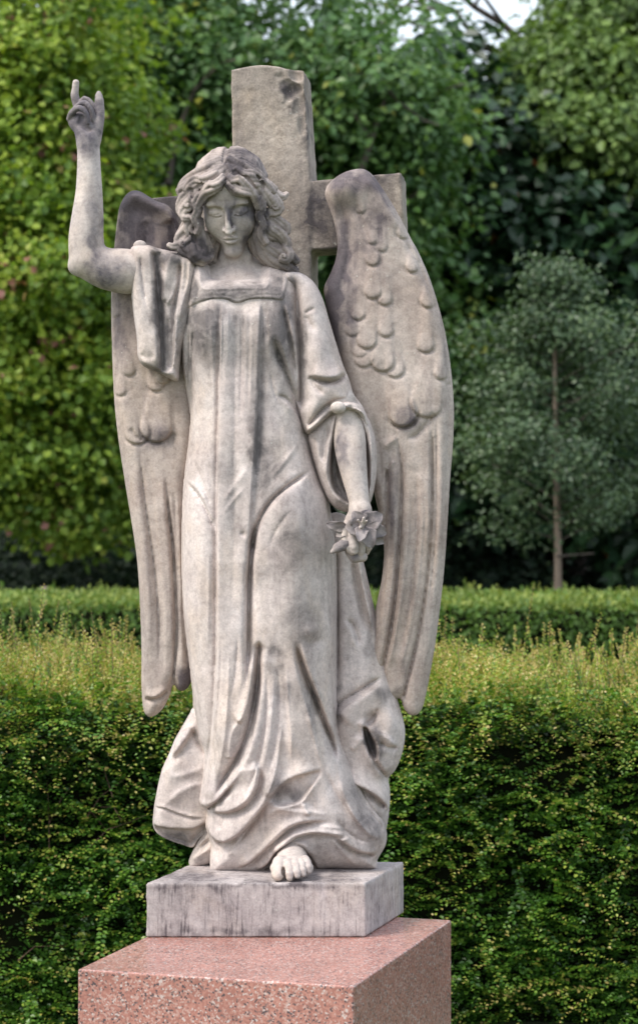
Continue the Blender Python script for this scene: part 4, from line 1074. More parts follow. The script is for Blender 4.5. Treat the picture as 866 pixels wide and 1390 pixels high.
def A(x, z, D): a, b = near(x, z, D); return (a, D, b)
c0 = A(492, 714, 58)
for tx, tz, D, w, cu in ((480, 694, 66, 12, 5), (519, 698, 60, 13, 6), (525, 724, 58, 12, 6), (506, 743, 66, 13, 7), (488, 735, 80, 9, 4), (469, 716, 64, 13, 6), (501, 692, 58, 11, 4)):
    petal('petal', c0, A(tx, tz, D), w, (0, 1, 0), cu, par=flower)
petal('petal', A(474, 716, 50), A(443, 711, 54), 8, (0, 1, .3), 4, par=flower)
petal('petal', A(472, 720, 48), A(456, 728, 52), 7, (0, 1, -.3), 4, par=flower)
petal('petal', A(500, 724, 48), A(521, 738, 50), 8, (0, 1, 0), 4, par=flower)
bud = Solid(8)
bud.chain([(*A(479, 733, 46), 8), (*A(468, 739, 50), 8.5), (*A(458, 744, 52), 6.5), (*A(451, 749, 54), 3)], 2)
bud.chain([(*A(476, 748, 40), 8), (*A(482, 755, 40), 9), (*A(492, 756, 40), 7)], 4)
bud.chain([(*A(470, 742, 59), 1.4), (*A(456, 749, 61), 1.2)], 1, 's')
bud.chain([(*A(488, 722, 60), 5), (*A(492, 712, 68), 3), (*A(494, 703, 76), 2)], 1.5)
for a in ((486, 706), (498, 707), (489, 716)): bud.chain([(*c0[:1], c0[1] + 2, c0[2], 1.8), (*A(a[0], a[1], 76), 1.6)], 1)
carve('bud', bud, 1.1, M_SKIN, flower, [(470, 740, 30, 20, .6)])
# ================================================================ cross, plinth, pedestal
def block_mesh(name, front, back, mat, parent=None, bevel=.004, chips=0.0, seed=1, sub=0.02):
    """front / back: matching lists of mould points (X,D,Z) in the same order; closed prism, bevelled, slightly worn"""
    import bmesh
    bm = bmesh.new()
    f = [bm.verts.new(to_world(p)) for p in front]; b = [bm.verts.new(to_world(p)) for p in back]
    n = len(f)
    bm.faces.new(f); bm.faces.new(b[::-1])
    for i in range(n): bm.faces.new((f[i], b[i], b[(i + 1) % n], f[(i + 1) % n]))
    bmesh.ops.recalc_face_normals(bm, faces=bm.faces)
    if bevel: bmesh.ops.bevel(bm, geom=list(bm.edges), offset=bevel, segments=3, affect='EDGES', profile=.6)
    me = bpy.data.meshes.new(name); bm.to_mesh(me); bm.free()
    for p in me.polygons: p.use_smooth = False
    me.materials.append(mat)
    o = bpy.data.objects.new(name, me); root_col.objects.link(o); set_parent(o, parent)
    return o

# the cross: carved solid so that its broken top and pitted arris can be real geometry
CT = 104.0          # thickness of the cross in mould units
def wobble(p, a, sc, seed):
    return a * (vnoise(p[:, 0] + p[:, 1], p[:, 2], sc, sc, seed) + .6 * vnoise(p[:, 0] - p[:, 1] * .7, p[:, 2], sc * .4, sc * .4, seed + 1))
def slab(poly_near, dfront, thick, yaw_, seed):
    """prism of an X,Z outline with its front plane turned by yaw_ about x=433"""
    P = np.array(poly_near, float)
    D0 = dfront
    q = P.copy(); q[:, 0], q[:, 1] = near(P[:, 0], P[:, 1], D0)
    q = np.vstack([q, q[:1]])
    cy, sy = math.cos(yaw_), math.sin(yaw_)
    def f(p):
        d = p[:, 1] - D0
        # local depth coordinate; sides drift to the right as they recede
        x = p[:, 0] + d * math.tan(yaw_); dd = d * cy - (p[:, 0] - 380) * math.sin(yaw_ * .35)
        g = sdf_poly(x, p[:, 2], q[:-1])
        e = np.stack([g + 1.6, np.abs(dd + thick / 2) - thick / 2 + 1.6], 0)
        r = np.sqrt((np.maximum(e, 0) ** 2).sum(0)) + np.minimum(e.max(0), 0) - 1.6
        return r + wobble(p, .55, 9, seed)
    return f, q
cross = Solid(12)
YC = R(5.5)
DF = -96
shaft, q1 = slab([(313, 93), (330, 90), (352, 87), (372, 88), (390, 92), (404, 92), (412, 94), (421, 238), (421, 246), (425, 700), (324, 700)], DF, CT, YC, 61)
arms, q2 = slab([(204, 267), (300, 259), (421, 245), (545, 234), (549, 330), (420, 339), (300, 349), (208, 356)], DF - 1.5, CT - 4, YC, 67)
shaft_arm = Solid(12)
def lohi(q): return (q[:, 0].min() - 30, DF - CT - 30, q[:, 1].min()), (q[:, 0].max() + 30, DF + 25, q[:, 1].max())
lo, hi = lohi(q1); cross.custom(shaft, lo, hi, 'u', 0)
lo, hi = lohi(q2); cross.custom(arms, lo, hi, 'u', 3)
# broken, spalled corner on the shaft
def cn(x, z, D=DF): a, b = near(x, z, D); return (a, D, b)
for x, z, rx, rd, rz in ((404, 98, 12, 14, 12), (398, 122, 14, 10, 12), (388, 112, 10, 6, 7), (407, 140, 9, 9, 18), (410, 165, 6, 7, 20), (380, 103, 9, 5, 6), (392, 132, 6, 7, 6), (402, 150, 6, 6, 7)):
    cross.ell(cn(x, z, DF + 2), (rx, rd, rz), 2., 's')
for x, z in ((375, 118), (384, 124), (392, 118), (386, 140), (393, 146), (400, 130)): cross.ell(cn(x, z, DF + 1), (3.2, 3.2, 2.2), 1., 's')
cross_o = carve('stone_cross', cross, 2.4, M_CROSS, None,
      [(390, 122, 14, 10, .75), (398, 140, 8, 16, .5), (440, 290, 30, 40, .55), (465, 320, 14, 50, .5), (500, 240, 60, 8, .5), (230, 275, 30, 20, .6), (232, 320, 10, 60, .5), (365, 130, 30, 40, -.3), (370, 200, 26, 50, -.2), (416, 170, 4, 70, .3), (552, 290, 8, 50, -.4), (530, 260, 16, 26, .3)], it=0)
tag(cross_o, 'grey weathered stone cross with a chipped top corner, rising behind the winged statue', 'cross')
def recentre(o, X, D, Z):
    w = to_world((X, D, Z)); from mathutils import Matrix, Vector
    o.data.transform(Matrix.Translation(-Vector(w))); o.location = w
recentre(cross_o, 375, DF - CT / 2, 700)

# plinth: pale streaked block
ZT, ZB = 1182., 1253.
fx0, _ = near(198, 1200, 112); fx1, _ = near(496, 1200, 112)
front = [(fx0, 112, ZT), (fx1, 112, ZT), (fx1, 112, ZB), (fx0, 112, ZB)]
back = [(fx0 + 57, -77, ZT), (551, -77, ZT), (551, -77, ZB), (fx0 + 57, -77, ZB)]
pl = Solid(12)
def plf(p):
    s_ = (112 - p[:, 1])
    x = p[:, 0] - s_ * 57 / 189.
    e = np.stack([np.abs(x - (fx0 + fx1) / 2) - (fx1 - fx0) / 2 + 1.4, np.abs(p[:, 1] - 17.5) - 94.5 + 1.4, np.abs(p[:, 2] - (ZT + ZB) / 2) - (ZB - ZT) / 2 + 1.4], 0)
    e[0] *= .957
    r = np.sqrt((np.maximum(e, 0) ** 2).sum(0)) + np.minimum(e.max(0), 0) - 1.4
    return r + wobble(p, .35, 10, 77) * .8
pl.custom(plf, (fx0 - 4, -80, ZT - 4), (fx1 + 64, 116, ZB + 4), 'u', 0)
plinth = carve('stone_plinth', pl, 2.4, M_PLINTH, None, [(345, 1203, 160, 5, .35), (262, 1190, 40, 8, .45), (300, 1240, 120, 30, .12), (350, 1268, 160, 6, .3), (495, 1225, 6, 40, -.5), (520, 1240, 26, 30, .2), (450, 1192, 40, 8, .35), (400, 1203, 14, 6, .5)], it=0)
tag(plinth, 'low pale grey stone block with dark rain streaks under the statue, standing on red granite', 'plinth')
recentre(plinth, 380, 18, ZB)
# darker pits and streaks on the plinth come from its material

# red granite pedestal
TZ = 1253.6
BL, BR, FR, FL = (277, -130), (614, -23), (474, 437), (137, 330)
def ring(z, k=1.0, g=0):
    c = np.mean([BL, BR, FR, FL], 0)
    return [((x - c[0]) * k + c[0], (d - c[1]) * k + c[1], z) for x, d in (BL, BR, FR, FL)]
ped = empty('granite_pedestal', to_world((375, 150, HY + ZC / S - 14)))
tag(ped, 'polished red granite pedestal under the pale stone plinth', 'pedestal')
GZ = HY + ZC / S       # ground level in mould units
block_mesh('top_block', ring(TZ), ring(TZ + 215), M_GRANITE, ped, .005)
block_mesh('die', ring(TZ + 216.5, .94), ring(GZ - 60, .94), M_GRANITE, ped, .004)
block_mesh('base_step', ring(GZ - 59, 1.16), ring(GZ + 20, 1.16), M_PLINTH, ped, .008)
# ================================================================ foliage
rng = np.random.RandomState(11)
def leaf_mat(name, cols, rough=.5, trans=.35, spec=.4, sc=1.2):
    m, nt, b = new_mat(name)
    a = nt.nodes.new('ShaderNodeAttribute'); a.attribute_name = 'tint'
    c = ramp(nt, a.outputs['Fac'], cols)
    co = N(nt, 'ShaderNodeNewGeometry').outputs['Position']
    n = noise(nt, co, sc, 3)
    k = ramp(nt, n.outputs[0], [(.3, (.72, .76, .72)), (.7, (1.25, 1.2, 1.1))]).outputs[0]
    cc = mixc(nt, 1., c.outputs[0], k, 'MULTIPLY')
    nt.links.new(cc, b.inputs['Base Color'])
    b.inputs['Roughness'].default_value = rough; b.inputs['Specular IOR Level'].default_value = spec
    t = nt.nodes.new('ShaderNodeBsdfTranslucent'); 
    nt.links.new(mixc(nt, 1., cc, (1.25, 1.3, .6), 'MULTIPLY'), t.inputs['Color'])
    mx = nt.nodes.new('ShaderNodeMixShader'); mx.inputs[0].default_value = trans
    nt.links.new(b.outputs[0], mx.inputs[1]); nt.links.new(t.outputs[0], mx.inputs[2])
    nt.links.new(mx.outputs[0], nt.nodes['Material Output'].inputs['Surface'])
    return m
def bark_mat(name, a, b_):
    m, nt, b = new_mat(name)
    co = N(nt, 'ShaderNodeNewGeometry').outputs['Position']
    n = noise(nt, mapped(nt, co, (14, 14, 3)), 1., 6, .65)
    nt.links.new(ramp(nt, n.outputs[0], [(.35, a), (.65, b_)]).outputs[0], b.inputs['Base Color'])
    b.inputs['Roughness'].default_value = .9
    bp = nt.nodes.new('ShaderNodeBump'); bp.inputs['Distance'].default_value = .01; nt.links.new(n.outputs[0], bp.inputs['Height']); nt.links.new(bp.outputs[0], b.inputs['Normal'])
    return m

L_LIME = leaf_mat('lime_green_leaves', [(0, (0.068, 0.137, 0.034)), (.45, (0.180, 0.287, 0.045)), (.85, (0.333, 0.420, 0.062)), (.985, (0.404, 0.420, 0.099)), (1, (0.404, 0.187, 0.169))], .5, .4, .35)
L_MID = leaf_mat('mid_green_leaves', [(0, (0.047, 0.106, 0.040)), (.5, (0.097, 0.198, 0.064)), (.9, (0.171, 0.284, 0.080)), (1, (0.342, 0.355, 0.064))], .45, .3, .5)
L_DARK = leaf_mat('dark_broad_leaves', [(0, (0.014, 0.039, 0.020)), (.5, (0.025, 0.063, 0.029)), (.9, (0.043, 0.103, 0.036)), (.985, (0.086, 0.138, 0.034)), (1, (0.315, 0.123, 0.045))], .42, .2, .55)
L_OLIVE = leaf_mat('olive_green_leaves', [(0, (0.054, 0.095, 0.030)), (.5, (0.113, 0.189, 0.052)), (1, (0.203, 0.297, 0.075))], .5, .3, .4)
L_SAP = leaf_mat('blue_green_leaves', [(0, (0.035, 0.069, 0.037)), (.5, (0.066, 0.117, 0.055)), (1, (0.121, 0.184, 0.085))], .45, .25, .55)
L_WOOD = leaf_mat('shaded_wood_leaves', [(0, (.006, .014, .008)), (.6, (.012, .026, .014)), (1, (.03, .05, .022))], .6, .15, .25)  # near-black greens put the deep shade under the trees into the leaf colour
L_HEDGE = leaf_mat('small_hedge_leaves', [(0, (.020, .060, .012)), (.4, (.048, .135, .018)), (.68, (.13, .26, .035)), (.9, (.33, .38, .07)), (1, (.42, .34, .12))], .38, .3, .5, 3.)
L_FAR = leaf_mat('clipped_hedge_leaves', [(0, (0.056, 0.116, 0.024)), (.5, (0.097, 0.185, 0.035)), (1, (0.274, 0.323, 0.079))], .5, .3, .35, 2.)
BARK = bark_mat('grey_brown_bark', (.055, .045, .038), (.14, .115, .095))
BARK_PALE = bark_mat('pale_brown_bark', (.20, .15, .11), (.36, .28, .22))
TWIG = bark_mat('red_brown_twigs', (.07, .04, .028), (.15, .085, .06))

def unit(v): return v / (np.linalg.norm(v, axis=-1, keepdims=True) + 1e-9)

def leaves(C, Nrm, T, L, Wd, fold=.25):
    """folded 2-quad leaves: C base, Nrm normal, T direction, L length, Wd half width"""
    T = unit(T); B_ = unit(np.cross(Nrm, T)); Nn = np.cross(T, B_)
    L = L[:, None]; Wd = Wd[:, None]
    p0 = C; p2 = C + T * L + Nn * (-.12 * L)
    a = C + T * L * .42 + B_ * Wd + Nn * Wd * fold; b = C + T * L * .42 - B_ * Wd + Nn * Wd * fold
    a2 = C + T * L * .78 + B_ * Wd * .62 + Nn * (Wd * fold * .5 - .06 * L); b2 = C + T * L * .78 - B_ * Wd * .62 + Nn * (Wd * fold * .5 - .06 * L)
    m = C + T * L * .5
    V = np.stack([p0, a, a2, p2, b2, b], 1).reshape(-1, 3)
    n = len(C); o = np.arange(n)[:, None] * 6
    Q = np.concatenate([o + np.array([0, 1, 2, 3]), o + np.array([0, 3, 4, 5])], 1).reshape(-1, 4)
    return V, Q

def tube_mesh(paths, sides=6):
    V, Q = [], []; o = 0
    for P in paths:
        P = np.array(P, float); c, r = P[:, :3], P[:, 3]
        T = unit(np.gradient(c, axis=0)); A_ = unit(np.cross(T, np.array([.13, .2, 1.]) if abs(T[0, 2]) < .9 else np.array([1., .1, 0])))
        Bb = np.cross(T, A_)
        an = np.linspace(0, 2 * np.pi, sides, endpoint=False)
        ringv = c[:, None] + r[:, None, None] * (np.cos(an)[None, :, None] * A_[:, None] + np.sin(an)[None, :, None] * Bb[:, None])
        n = len(P); V.append(ringv.reshape(-1, 3))
        i, j = np.meshgrid(np.arange(n - 1), np.arange(sides), indexing='ij')
        j2 = (j + 1) % sides
        Q.append(np.stack([i * sides + j, i * sides + j2, (i + 1) * sides + j2, (i + 1) * sides + j], -1).reshape(-1, 4) + o)
        o += n * sides
    return np.concatenate(V), np.concatenate(Q)

def grow(base, h, spread, r0, n, rnd, lean=(0, 0), first=.25):
    """trunk and limbs as tapering tubes; returns paths and limb tips"""
    base = np.array(base, float); paths = []; tips = []
    ts = np.linspace(0, 1, 9)
    tr = np.array([[base[0] + lean[0] * t + rnd.gauss(0, .04) * h * .1 * (t > 0), base[1] + lean[1] * t + rnd.gauss(0, .04) * h * .1 * (t > 0), base[2] + h * t, r0 * (1 - .85 * t) + .006] for t in ts])
    tr[0, 3] *= 1.35; paths.append(tr)
    for k in range(n):
        t = first + (1 - first) * (k + rnd.random()) / n * .97
        p = np.array([np.interp(t, ts, tr[:, c]) for c in range(4)])
        az = rnd.random() * 6.283; el = .15 + .75 * t * rnd.random() + .1
        ln = spread * (1.15 - .55 * t) * (.7 + .5 * rnd.random())
        d = np.array([math.cos(az) * math.cos(el), math.sin(az) * math.cos(el), math.sin(el)])
        q = []
        for s in np.linspace(0, 1, 7):
            q.append([*(p[:3] + d * ln * s + np.array([0, 0, .12 * ln * s * s - .18 * ln * s ** 3]) + np.array([rnd.gauss(0, .03) for _ in range(3)]) * ln * s), p[3] * .55 * (1 - .85 * s) + .004])
        paths.append(np.array(q)); tips.append(q[-1][:3])
        for m in range(3):
            s0 = .35 + .2 * m; b0 = np.array(q[int(s0 * 6)]); 
            az2 = az + rnd.choice((-1, 1)) * (.5 + .7 * rnd.random()); d2 = np.array([math.cos(az2), math.sin(az2), .35 * rnd.random()])
            l2 = ln * .5 * (.6 + .6 * rnd.random())
            w = [[*(b0[:3] + d2 * l2 * s), b0[3] * .6 * (1 - .8 * s) + .003] for s in np.linspace(0, 1, 4)]
            paths.append(np.array(w)); tips.append(w[-1][:3])
    return paths, tips

def crown_points(spec, ncl, rnd):
    """cluster centres scattered through and over ellipsoidal boughs (cx,cy,cz,rx,ry,rz,weight)"""
    C, Nn = [], []
    W_ = np.array([s[6] for s in spec], float); W_ /= W_.sum()
    for s, w in zip(spec, W_):
        n = int(ncl * w)
        v = unit(rnd.normal(size=(n, 3))); r = .62 + .42 * rnd.rand(n, 1) ** .6
        # bumpy outline
        r *= 1 + .16 * np.sin(v[:, :1] * 7 + s[0]) * np.sin(v[:, 1:2] * 6 + s[2] * 2) + .10 * np.sin(v[:, 2:] * 11 + s[1])
        C.append(np.array(s[:3]) + v * r * np.array(s[3:6])); Nn.append(v)
    return np.concatenate(C), np.concatenate(Nn)

def foliage(C, Nn, per, csize, leaf, seed, tint=(.5, .25), flat=.55, wratio=.36, up=.6, holes=None, bright=None):
    r = np.random.RandomState(seed)
    n = len(C)
    off = r.normal(size=(n, per, 3)) * csize * np.array([1, 1, flat])
    P = (C[:, None] + off)
    out = unit(Nn[:, None] * .8 + off / csize * .35 + r.normal(size=(n, per, 3)) * .35)
    nr = unit(np.array([0, 0, up]) + out * .5 + r.normal(size=(n, per, 3)) * .45)
    T = unit(np.cross(nr, r.normal(size=(n, per, 3))) + out * .5 + np.array([0, 0, -.35]))
    L = leaf * (.65 + .6 * r.rand(n, per))
    tn = np.clip(r.normal(size=(n, 1)) * tint[1] * .7 + tint[0] + r.normal(size=(n, per)) * tint[1] * .6, 0, 1)
    P, nr, T, L, tn = P.reshape(-1, 3), nr.reshape(-1, 3), T.reshape(-1, 3), L.ravel(), tn.ravel()
    if holes is not None:
        k = holes(P); P, nr, T, L, tn = P[k], nr[k], T[k], L[k], tn[k]
    V, Q = leaves(P, nr, T, L, L * wratio)
    return V, Q, np.repeat(tn, 6)

def tree(label, cat, base, h, spread, r0, spec, ncl, per, csize, leaf, mat, bark, seed, tint=(.5, .25), group=None, nl=12, first=.25, name='leafy_tree', lean=(0, 0), trunk_paths=None, holes=None, wratio=.36, flat=.55, up=.6):
    e = empty(name, base); tag(e, label, cat, group)
    rd = random.Random(seed); rn = np.random.RandomState(seed)
    paths, tips = grow(base, h, spread, r0, nl, rd, lean, first)
    if trunk_paths: paths = paths + trunk_paths
    V, Q = tube_mesh([p for p in paths[:1]], 10)
    np_mesh('trunk', V, Q, bark, e)
    V, Q = tube_mesh(paths[1:], 6); np_mesh('limbs', V, Q, bark, e)
    C, Nn = crown_points(spec, ncl, rn)
    V, Q, tn = foliage(C, Nn, per, csize, leaf, seed + 1, tint, holes=holes, wratio=wratio, flat=flat, up=up)
    np_mesh('crown', V, Q, mat, e, smooth=False, attrs={'tint': tn})
    print('tree', name, len(Q) // 2, 'leaves %.1fs' % (time.time() - T0))
    return e

FPX = 866 * 95 / 24.0     # focal length in photo pixels
def wx(px, Y): return (px - CX) / FPX * (Y + DIST)
def wz(pz, Y): return ZC - (pz - HY) / FPX * (Y + DIST)
# (these two only turn measurements taken on the photograph into metres at distance Y)

# ---------------------------------------------------------------- ground
def ground():
    m, nt, b = new_mat('short_grass')
    co = N(nt, 'ShaderNodeNewGeometry').outputs['Position']
    n = noise(nt, co, 3., 6); n2 = noise(nt, co, 60., 4)
    c = mixc(nt, n2.outputs[0], ramp(nt, n.outputs[0], [(.3, (.03, .055, .012)), (.7, (.06, .10, .022))]).outputs[0], (.05, .06, .025))
    nt.links.new(c, b.inputs['Base Color']); b.inputs['Roughness'].default_value = .95
    g = np.linspace(-1, 1, 41); s = np.sign(g) * np.abs(g) ** 2.5 * 600
    X, Y = np.meshgrid(s, s, indexing='ij')
    Zg = np.where((Y > 20), .0, 0) + 0 * X
    V = np.stack([X, Y, Zg], -1).reshape(-1, 3)
    i, j = np.meshgrid(np.arange(40), np.arange(40), indexing='ij'); k = i * 41 + j
    Q = np.stack([k, k + 41, k + 42, k + 1], -1).reshape(-1, 4)
    o = np_mesh('ground', V, Q, m); o['kind'] = 'structure'
ground()

# ---------------------------------------------------------------- hedge core
def hedge_core(name, x0, x1, y0, y1, z1, par, mat, amp=.03):
    nx, nz = int((x1 - x0) / .08), 14
    V, Q = [], []
    prof = [(y0 + .02, 0.0), (y0, z1 * .3), (y0, z1 * .6), (y0, z1 * .92), (y0 + .06, z1), ((y0 + y1) / 2, z1 + .01), (y1 - .06, z1), (y1, z1 * .9), (y1, z1 * .5), (y1, 0)]
    xs = np.linspace(x0, x1, nx)
    for x in xs:
        for k, (y, z) in enumerate(prof):
            V.append((x, y + math.sin(x * 3.1 + k) * amp, z + math.sin(x * 2.3 + k * 2) * amp * (z > 0)))
    n = len(prof)
    for i in range(nx - 1):
        for k in range(n - 1): Q.append((i * n + k, (i + 1) * n + k, (i + 1) * n + k + 1, i * n + k + 1))
    return np_mesh(name, np.array(V), np.array(Q), mat, par)
def plain(name, c, rough=.9):
    m, nt, b = new_mat(name)
    co = N(nt, 'ShaderNodeNewGeometry').outputs['Position']
    n = noise(nt, co, 30, 4)
    nt.links.new(ramp(nt, n.outputs[0], [(.3, tuple(x * .6 for x in c)), (.7, c)]).outputs[0], b.inputs['Base Color'])
    b.inputs['Roughness'].default_value = rough; b.inputs['Specular IOR Level'].default_value = .0; return m
M_CORE = plain('inner_hedge_shade', (.010, .012, .006))  # near-black shell: the shade inside the hedges put in as colour

def sprays(P, Dr, up, L, nl, leaf, rn, droop=.15, tint0=.4, tipg=.25, tv=.15):
    """twigs with pairs of small leaves; returns leaf mesh and twig paths"""
    n = len(P)
    Dr = unit(Dr); side = unit(np.cross(Dr, up)); upn = np.cross(side, Dr)
    t = (np.arange(nl) + .5) / nl
    C = P[:, None] + Dr[:, None] * (L[:, None] * t)[..., None] - np.array([0, 0, 1]) * (droop * L[:, None] * t ** 2)[..., None]
    sg = np.where(np.arange(nl) % 2 == 0, 1, -1)[None, :, None]
    T = Dr[:, None] * .55 + side[:, None] * sg + rn.normal(size=(n, nl, 3)) * .22 + np.array([0, 0, .08])
    Nn = upn[:, None] + rn.normal(size=(n, nl, 3)) * .3
    ll = leaf * (1.1 - .55 * t)[None, :] * (.75 + .5 * rn.rand(n, nl))
    tn = np.clip(tint0[:, None] + tipg * t[None, :] ** 1.5 + rn.normal(size=(n, nl)) * tv, 0, 1)
    V, Q = leaves(C.reshape(-1, 3), Nn.reshape(-1, 3), T.reshape(-1, 3), ll.ravel(), ll.ravel() * .36)
    return V, Q, np.repeat(tn.ravel(), 6)

def near_hedge():
    YF, YB, ZT_ = 2.1, 3.35, 1.06
    X0, X1 = -2.3, 2.3
    e = empty('box_leaved_hedge', (0, (YF + YB) / 2, 0))
    tag(e, 'small leaved green hedge with yellow-green shaggy top shoots, directly behind the statue', 'hedge')
    hedge_core('dark_core', X0, X1, YF + .10, YB - .1, ZT_ - .10, e, M_CORE)
    rn = np.random.RandomState(3)
    Vs, Qs, Ts = [], [], []; o = 0
    def add(a):
        nonlocal o
        Vs.append(a[0]); Qs.append(a[1] + o); Ts.append(a[2]); o += len(a[0])
    # face: inner layer tinted dark for the shade inside, then outer sprays
    def lump(x, z): return .05 * np.sin(x * 4.1 + z * 3) + .04 * np.sin(x * 9.3 - z * 7 + 1) + .03 * np.sin(z * 14 + x * 3)
    UP = lambda n: np.tile([0, -.3, 1.], (n, 1))
    n = 8600
    x = rn.uniform(X0, X1, n); z = rn.uniform(.0, ZT_, n)
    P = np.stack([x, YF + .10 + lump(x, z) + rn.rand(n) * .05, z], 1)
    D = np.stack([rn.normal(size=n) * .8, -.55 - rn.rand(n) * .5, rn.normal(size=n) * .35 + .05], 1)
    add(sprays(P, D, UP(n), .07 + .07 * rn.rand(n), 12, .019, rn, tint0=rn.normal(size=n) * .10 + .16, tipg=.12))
    n = 3300
    x = rn.uniform(X0, X1, n); z = rn.uniform(.0, ZT_, n)
    P = np.stack([x, YF + .06 + lump(x, z) + rn.rand(n) * .04, z], 1)
    D = np.stack([rn.normal(size=n) * 1.2, -.5 - rn.rand(n) * .4, rn.normal(size=n) * .28 + .1], 1)
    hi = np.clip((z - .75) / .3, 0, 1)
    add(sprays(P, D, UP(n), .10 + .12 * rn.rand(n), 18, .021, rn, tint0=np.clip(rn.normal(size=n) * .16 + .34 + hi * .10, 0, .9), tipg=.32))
    # longer arching sprays
    n = 420
    x = rn.uniform(X0, X1, n); z = rn.uniform(.1, ZT_ - .02, n)
    P = np.stack([x, YF + .03 + lump(x, z), z], 1)
    D = np.stack([rn.normal(size=n) * 1.4, -.4 - rn.rand(n) * .3, rn.normal(size=n) * .35 + .2], 1)
    add(sprays(P, D, UP(n), .20 + .20 * rn.rand(n), 34, .019, rn, droop=.35, tint0=np.clip(rn.normal(size=n) * .12 + .55, 0, .9), tipg=.35))
    # shoots tumbling over the front edge
    n = 620
    x = rn.uniform(X0, X1, n)
    P = np.stack([x, YF + .04 + rn.rand(n) * .12, ZT_ - .05 + rn.rand(n) * .08], 1)
    D = np.stack([rn.normal(size=n) * .8, -.8 - rn.rand(n) * .3, rn.normal(size=n) * .35 + .15], 1)
    add(sprays(P, D, UP(n), .12 + .2 * rn.rand(n), 28, .018, rn, droop=.7, tint0=np.clip(rn.normal(size=n) * .10 + .62, 0, .9), tipg=.3))
    # top
    n = 7600
    x = rn.uniform(X0, X1, n); y = rn.uniform(YF + .0, YB, n)
    zt = ZT_ - .05 + .035 * np.sin(x * 5) + .03 * np.sin(x * 11 + y * 6)
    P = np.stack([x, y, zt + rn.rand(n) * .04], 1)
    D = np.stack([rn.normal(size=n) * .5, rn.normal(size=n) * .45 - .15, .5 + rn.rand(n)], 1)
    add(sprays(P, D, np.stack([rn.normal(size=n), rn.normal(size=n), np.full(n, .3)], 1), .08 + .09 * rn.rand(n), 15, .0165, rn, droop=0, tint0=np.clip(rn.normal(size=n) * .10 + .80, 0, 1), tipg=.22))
    # upright shoots, in tufts
    n = 980
    cx_ = rn.uniform(X0, X1, 46); k = rn.randint(0, 46, n)
    tall = (.5 + 1.1 * rn.rand(46) ** 2)[k]; x = np.where(rn.rand(n) < .75, cx_[k] + rn.normal(size=n) * .055, rn.uniform(X0, X1, n)); y = rn.uniform(YF + .1, YB, n)
    P = np.stack([x, y, np.full(n, ZT_)], 1)
    D = np.stack([rn.normal(size=n) * .2, rn.normal(size=n) * .2, np.ones(n)], 1)
    ln = .05 + .17 * tall * rn.rand(n) ** 1.3 + .15 * (rn.rand(n) < .16) * rn.rand(n)
    add(sprays(P, D, np.stack([rn.normal(size=n), rn.normal(size=n), np.zeros(n)], 1), ln, 34, .0165, rn, droop=0, tint0=np.clip(rn.normal(size=n) * .08 + .74, 0, 1), tipg=.25))
    tw = [np.array([[*P[i], .0016], [*(P[i] + unit(D[i]) * ln[i]), .0008]]) for i in range(n)]
    V, Q = np.concatenate(Vs), np.concatenate(Qs)
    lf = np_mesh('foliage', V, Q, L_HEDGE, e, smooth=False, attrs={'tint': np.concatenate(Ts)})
    # woody twigs showing through the face
    rd = random.Random(4)
    for i in range(60):
        x = rd.uniform(X0, X1); z = rd.uniform(.15, .95); a = rd.uniform(-1.2, 1.2); l = rd.uniform(.08, .3)
        y = YF - .01 + rd.uniform(-.01, .04)
        tw.append(np.array([[x + math.sin(a) * l * s, y + .02 * math.sin(s * 3), z + math.cos(a) * l * s + .02 * math.sin(s * 5), .0018 * (1.1 - s * .8)] for s in (0, .33, .66, 1)]))
    V, Q = tube_mesh(tw, 4); np_mesh('twigs', V, Q, TWIG, e)
    print('hedge %.1fs' % (time.time() - T0))
near_hedge()

def far_hedge():
    YF, YB, ZT_ = 8.0, 9.3, 1.08
    X0, X1 = -8., 8.
    e = empty('clipped_hedge', (0, (YF + YB) / 2, 0))
    tag(e, 'long low clipped green hedge farther back, seen over the shaggy hedge top', 'hedge')
    hedge_core('dark_core', X0, X1, YF + .06, YB - .06, ZT_ - .06, e, M_CORE, .015)
    rn = np.random.RandomState(9)
    n = 90000
    f = rn.rand(n) < .45
    x = rn.uniform(X0, X1, n); z = np.where(f, rn.uniform(.3, ZT_, n), ZT_ + rn.normal(size=n) * .02); y = np.where(f, YF + rn.rand(n) * .06, rn.uniform(YF, YB, n))
    C = np.stack([x, y, z], 1)
    nr = np.where(f[:, None], np.array([0, -1, .7]), np.array([0, -.2, 1.])) + rn.normal(size=(n, 3)) * .5
    T = np.where(f[:, None], np.array([0, -.4, .2]), np.array([0, 0, 1.])) + rn.normal(size=(n, 3)) * .6
    L = .022 + .022 * rn.rand(n)
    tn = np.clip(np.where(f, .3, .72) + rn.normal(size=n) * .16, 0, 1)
    V, Q = leaves(C, nr, T, L, L * .32); V = [V]; Q = [Q]; tt = [np.repeat(tn, 6)]
    n = 800; k = rn.uniform(X0, X1, 40)[rn.randint(0, 40, n)]
    P = np.stack([np.where(rn.rand(n) < .5, k + rn.normal(size=n) * .05, rn.uniform(X0, X1, n)), rn.uniform(YF + .1, YB, n), np.full(n, ZT_ - .01)], 1)
    D = np.stack([rn.normal(size=n) * .2, rn.normal(size=n) * .2, np.ones(n)], 1)
    a = sprays(P, D, np.stack([rn.normal(size=n), rn.normal(size=n), np.zeros(n)], 1), .04 + .10 * rn.rand(n) ** 2, 16, .022, rn, droop=0, tint0=np.clip(rn.normal(size=n) * .12 + .7, 0, 1), tipg=.2)
    V.append(a[0]); Q.append(a[1] + len(V[0])); tt.append(a[2])
    np_mesh('foliage', np.concatenate(V), np.concatenate(Q), L_FAR, e, smooth=False, attrs={'tint': np.concatenate(tt)})
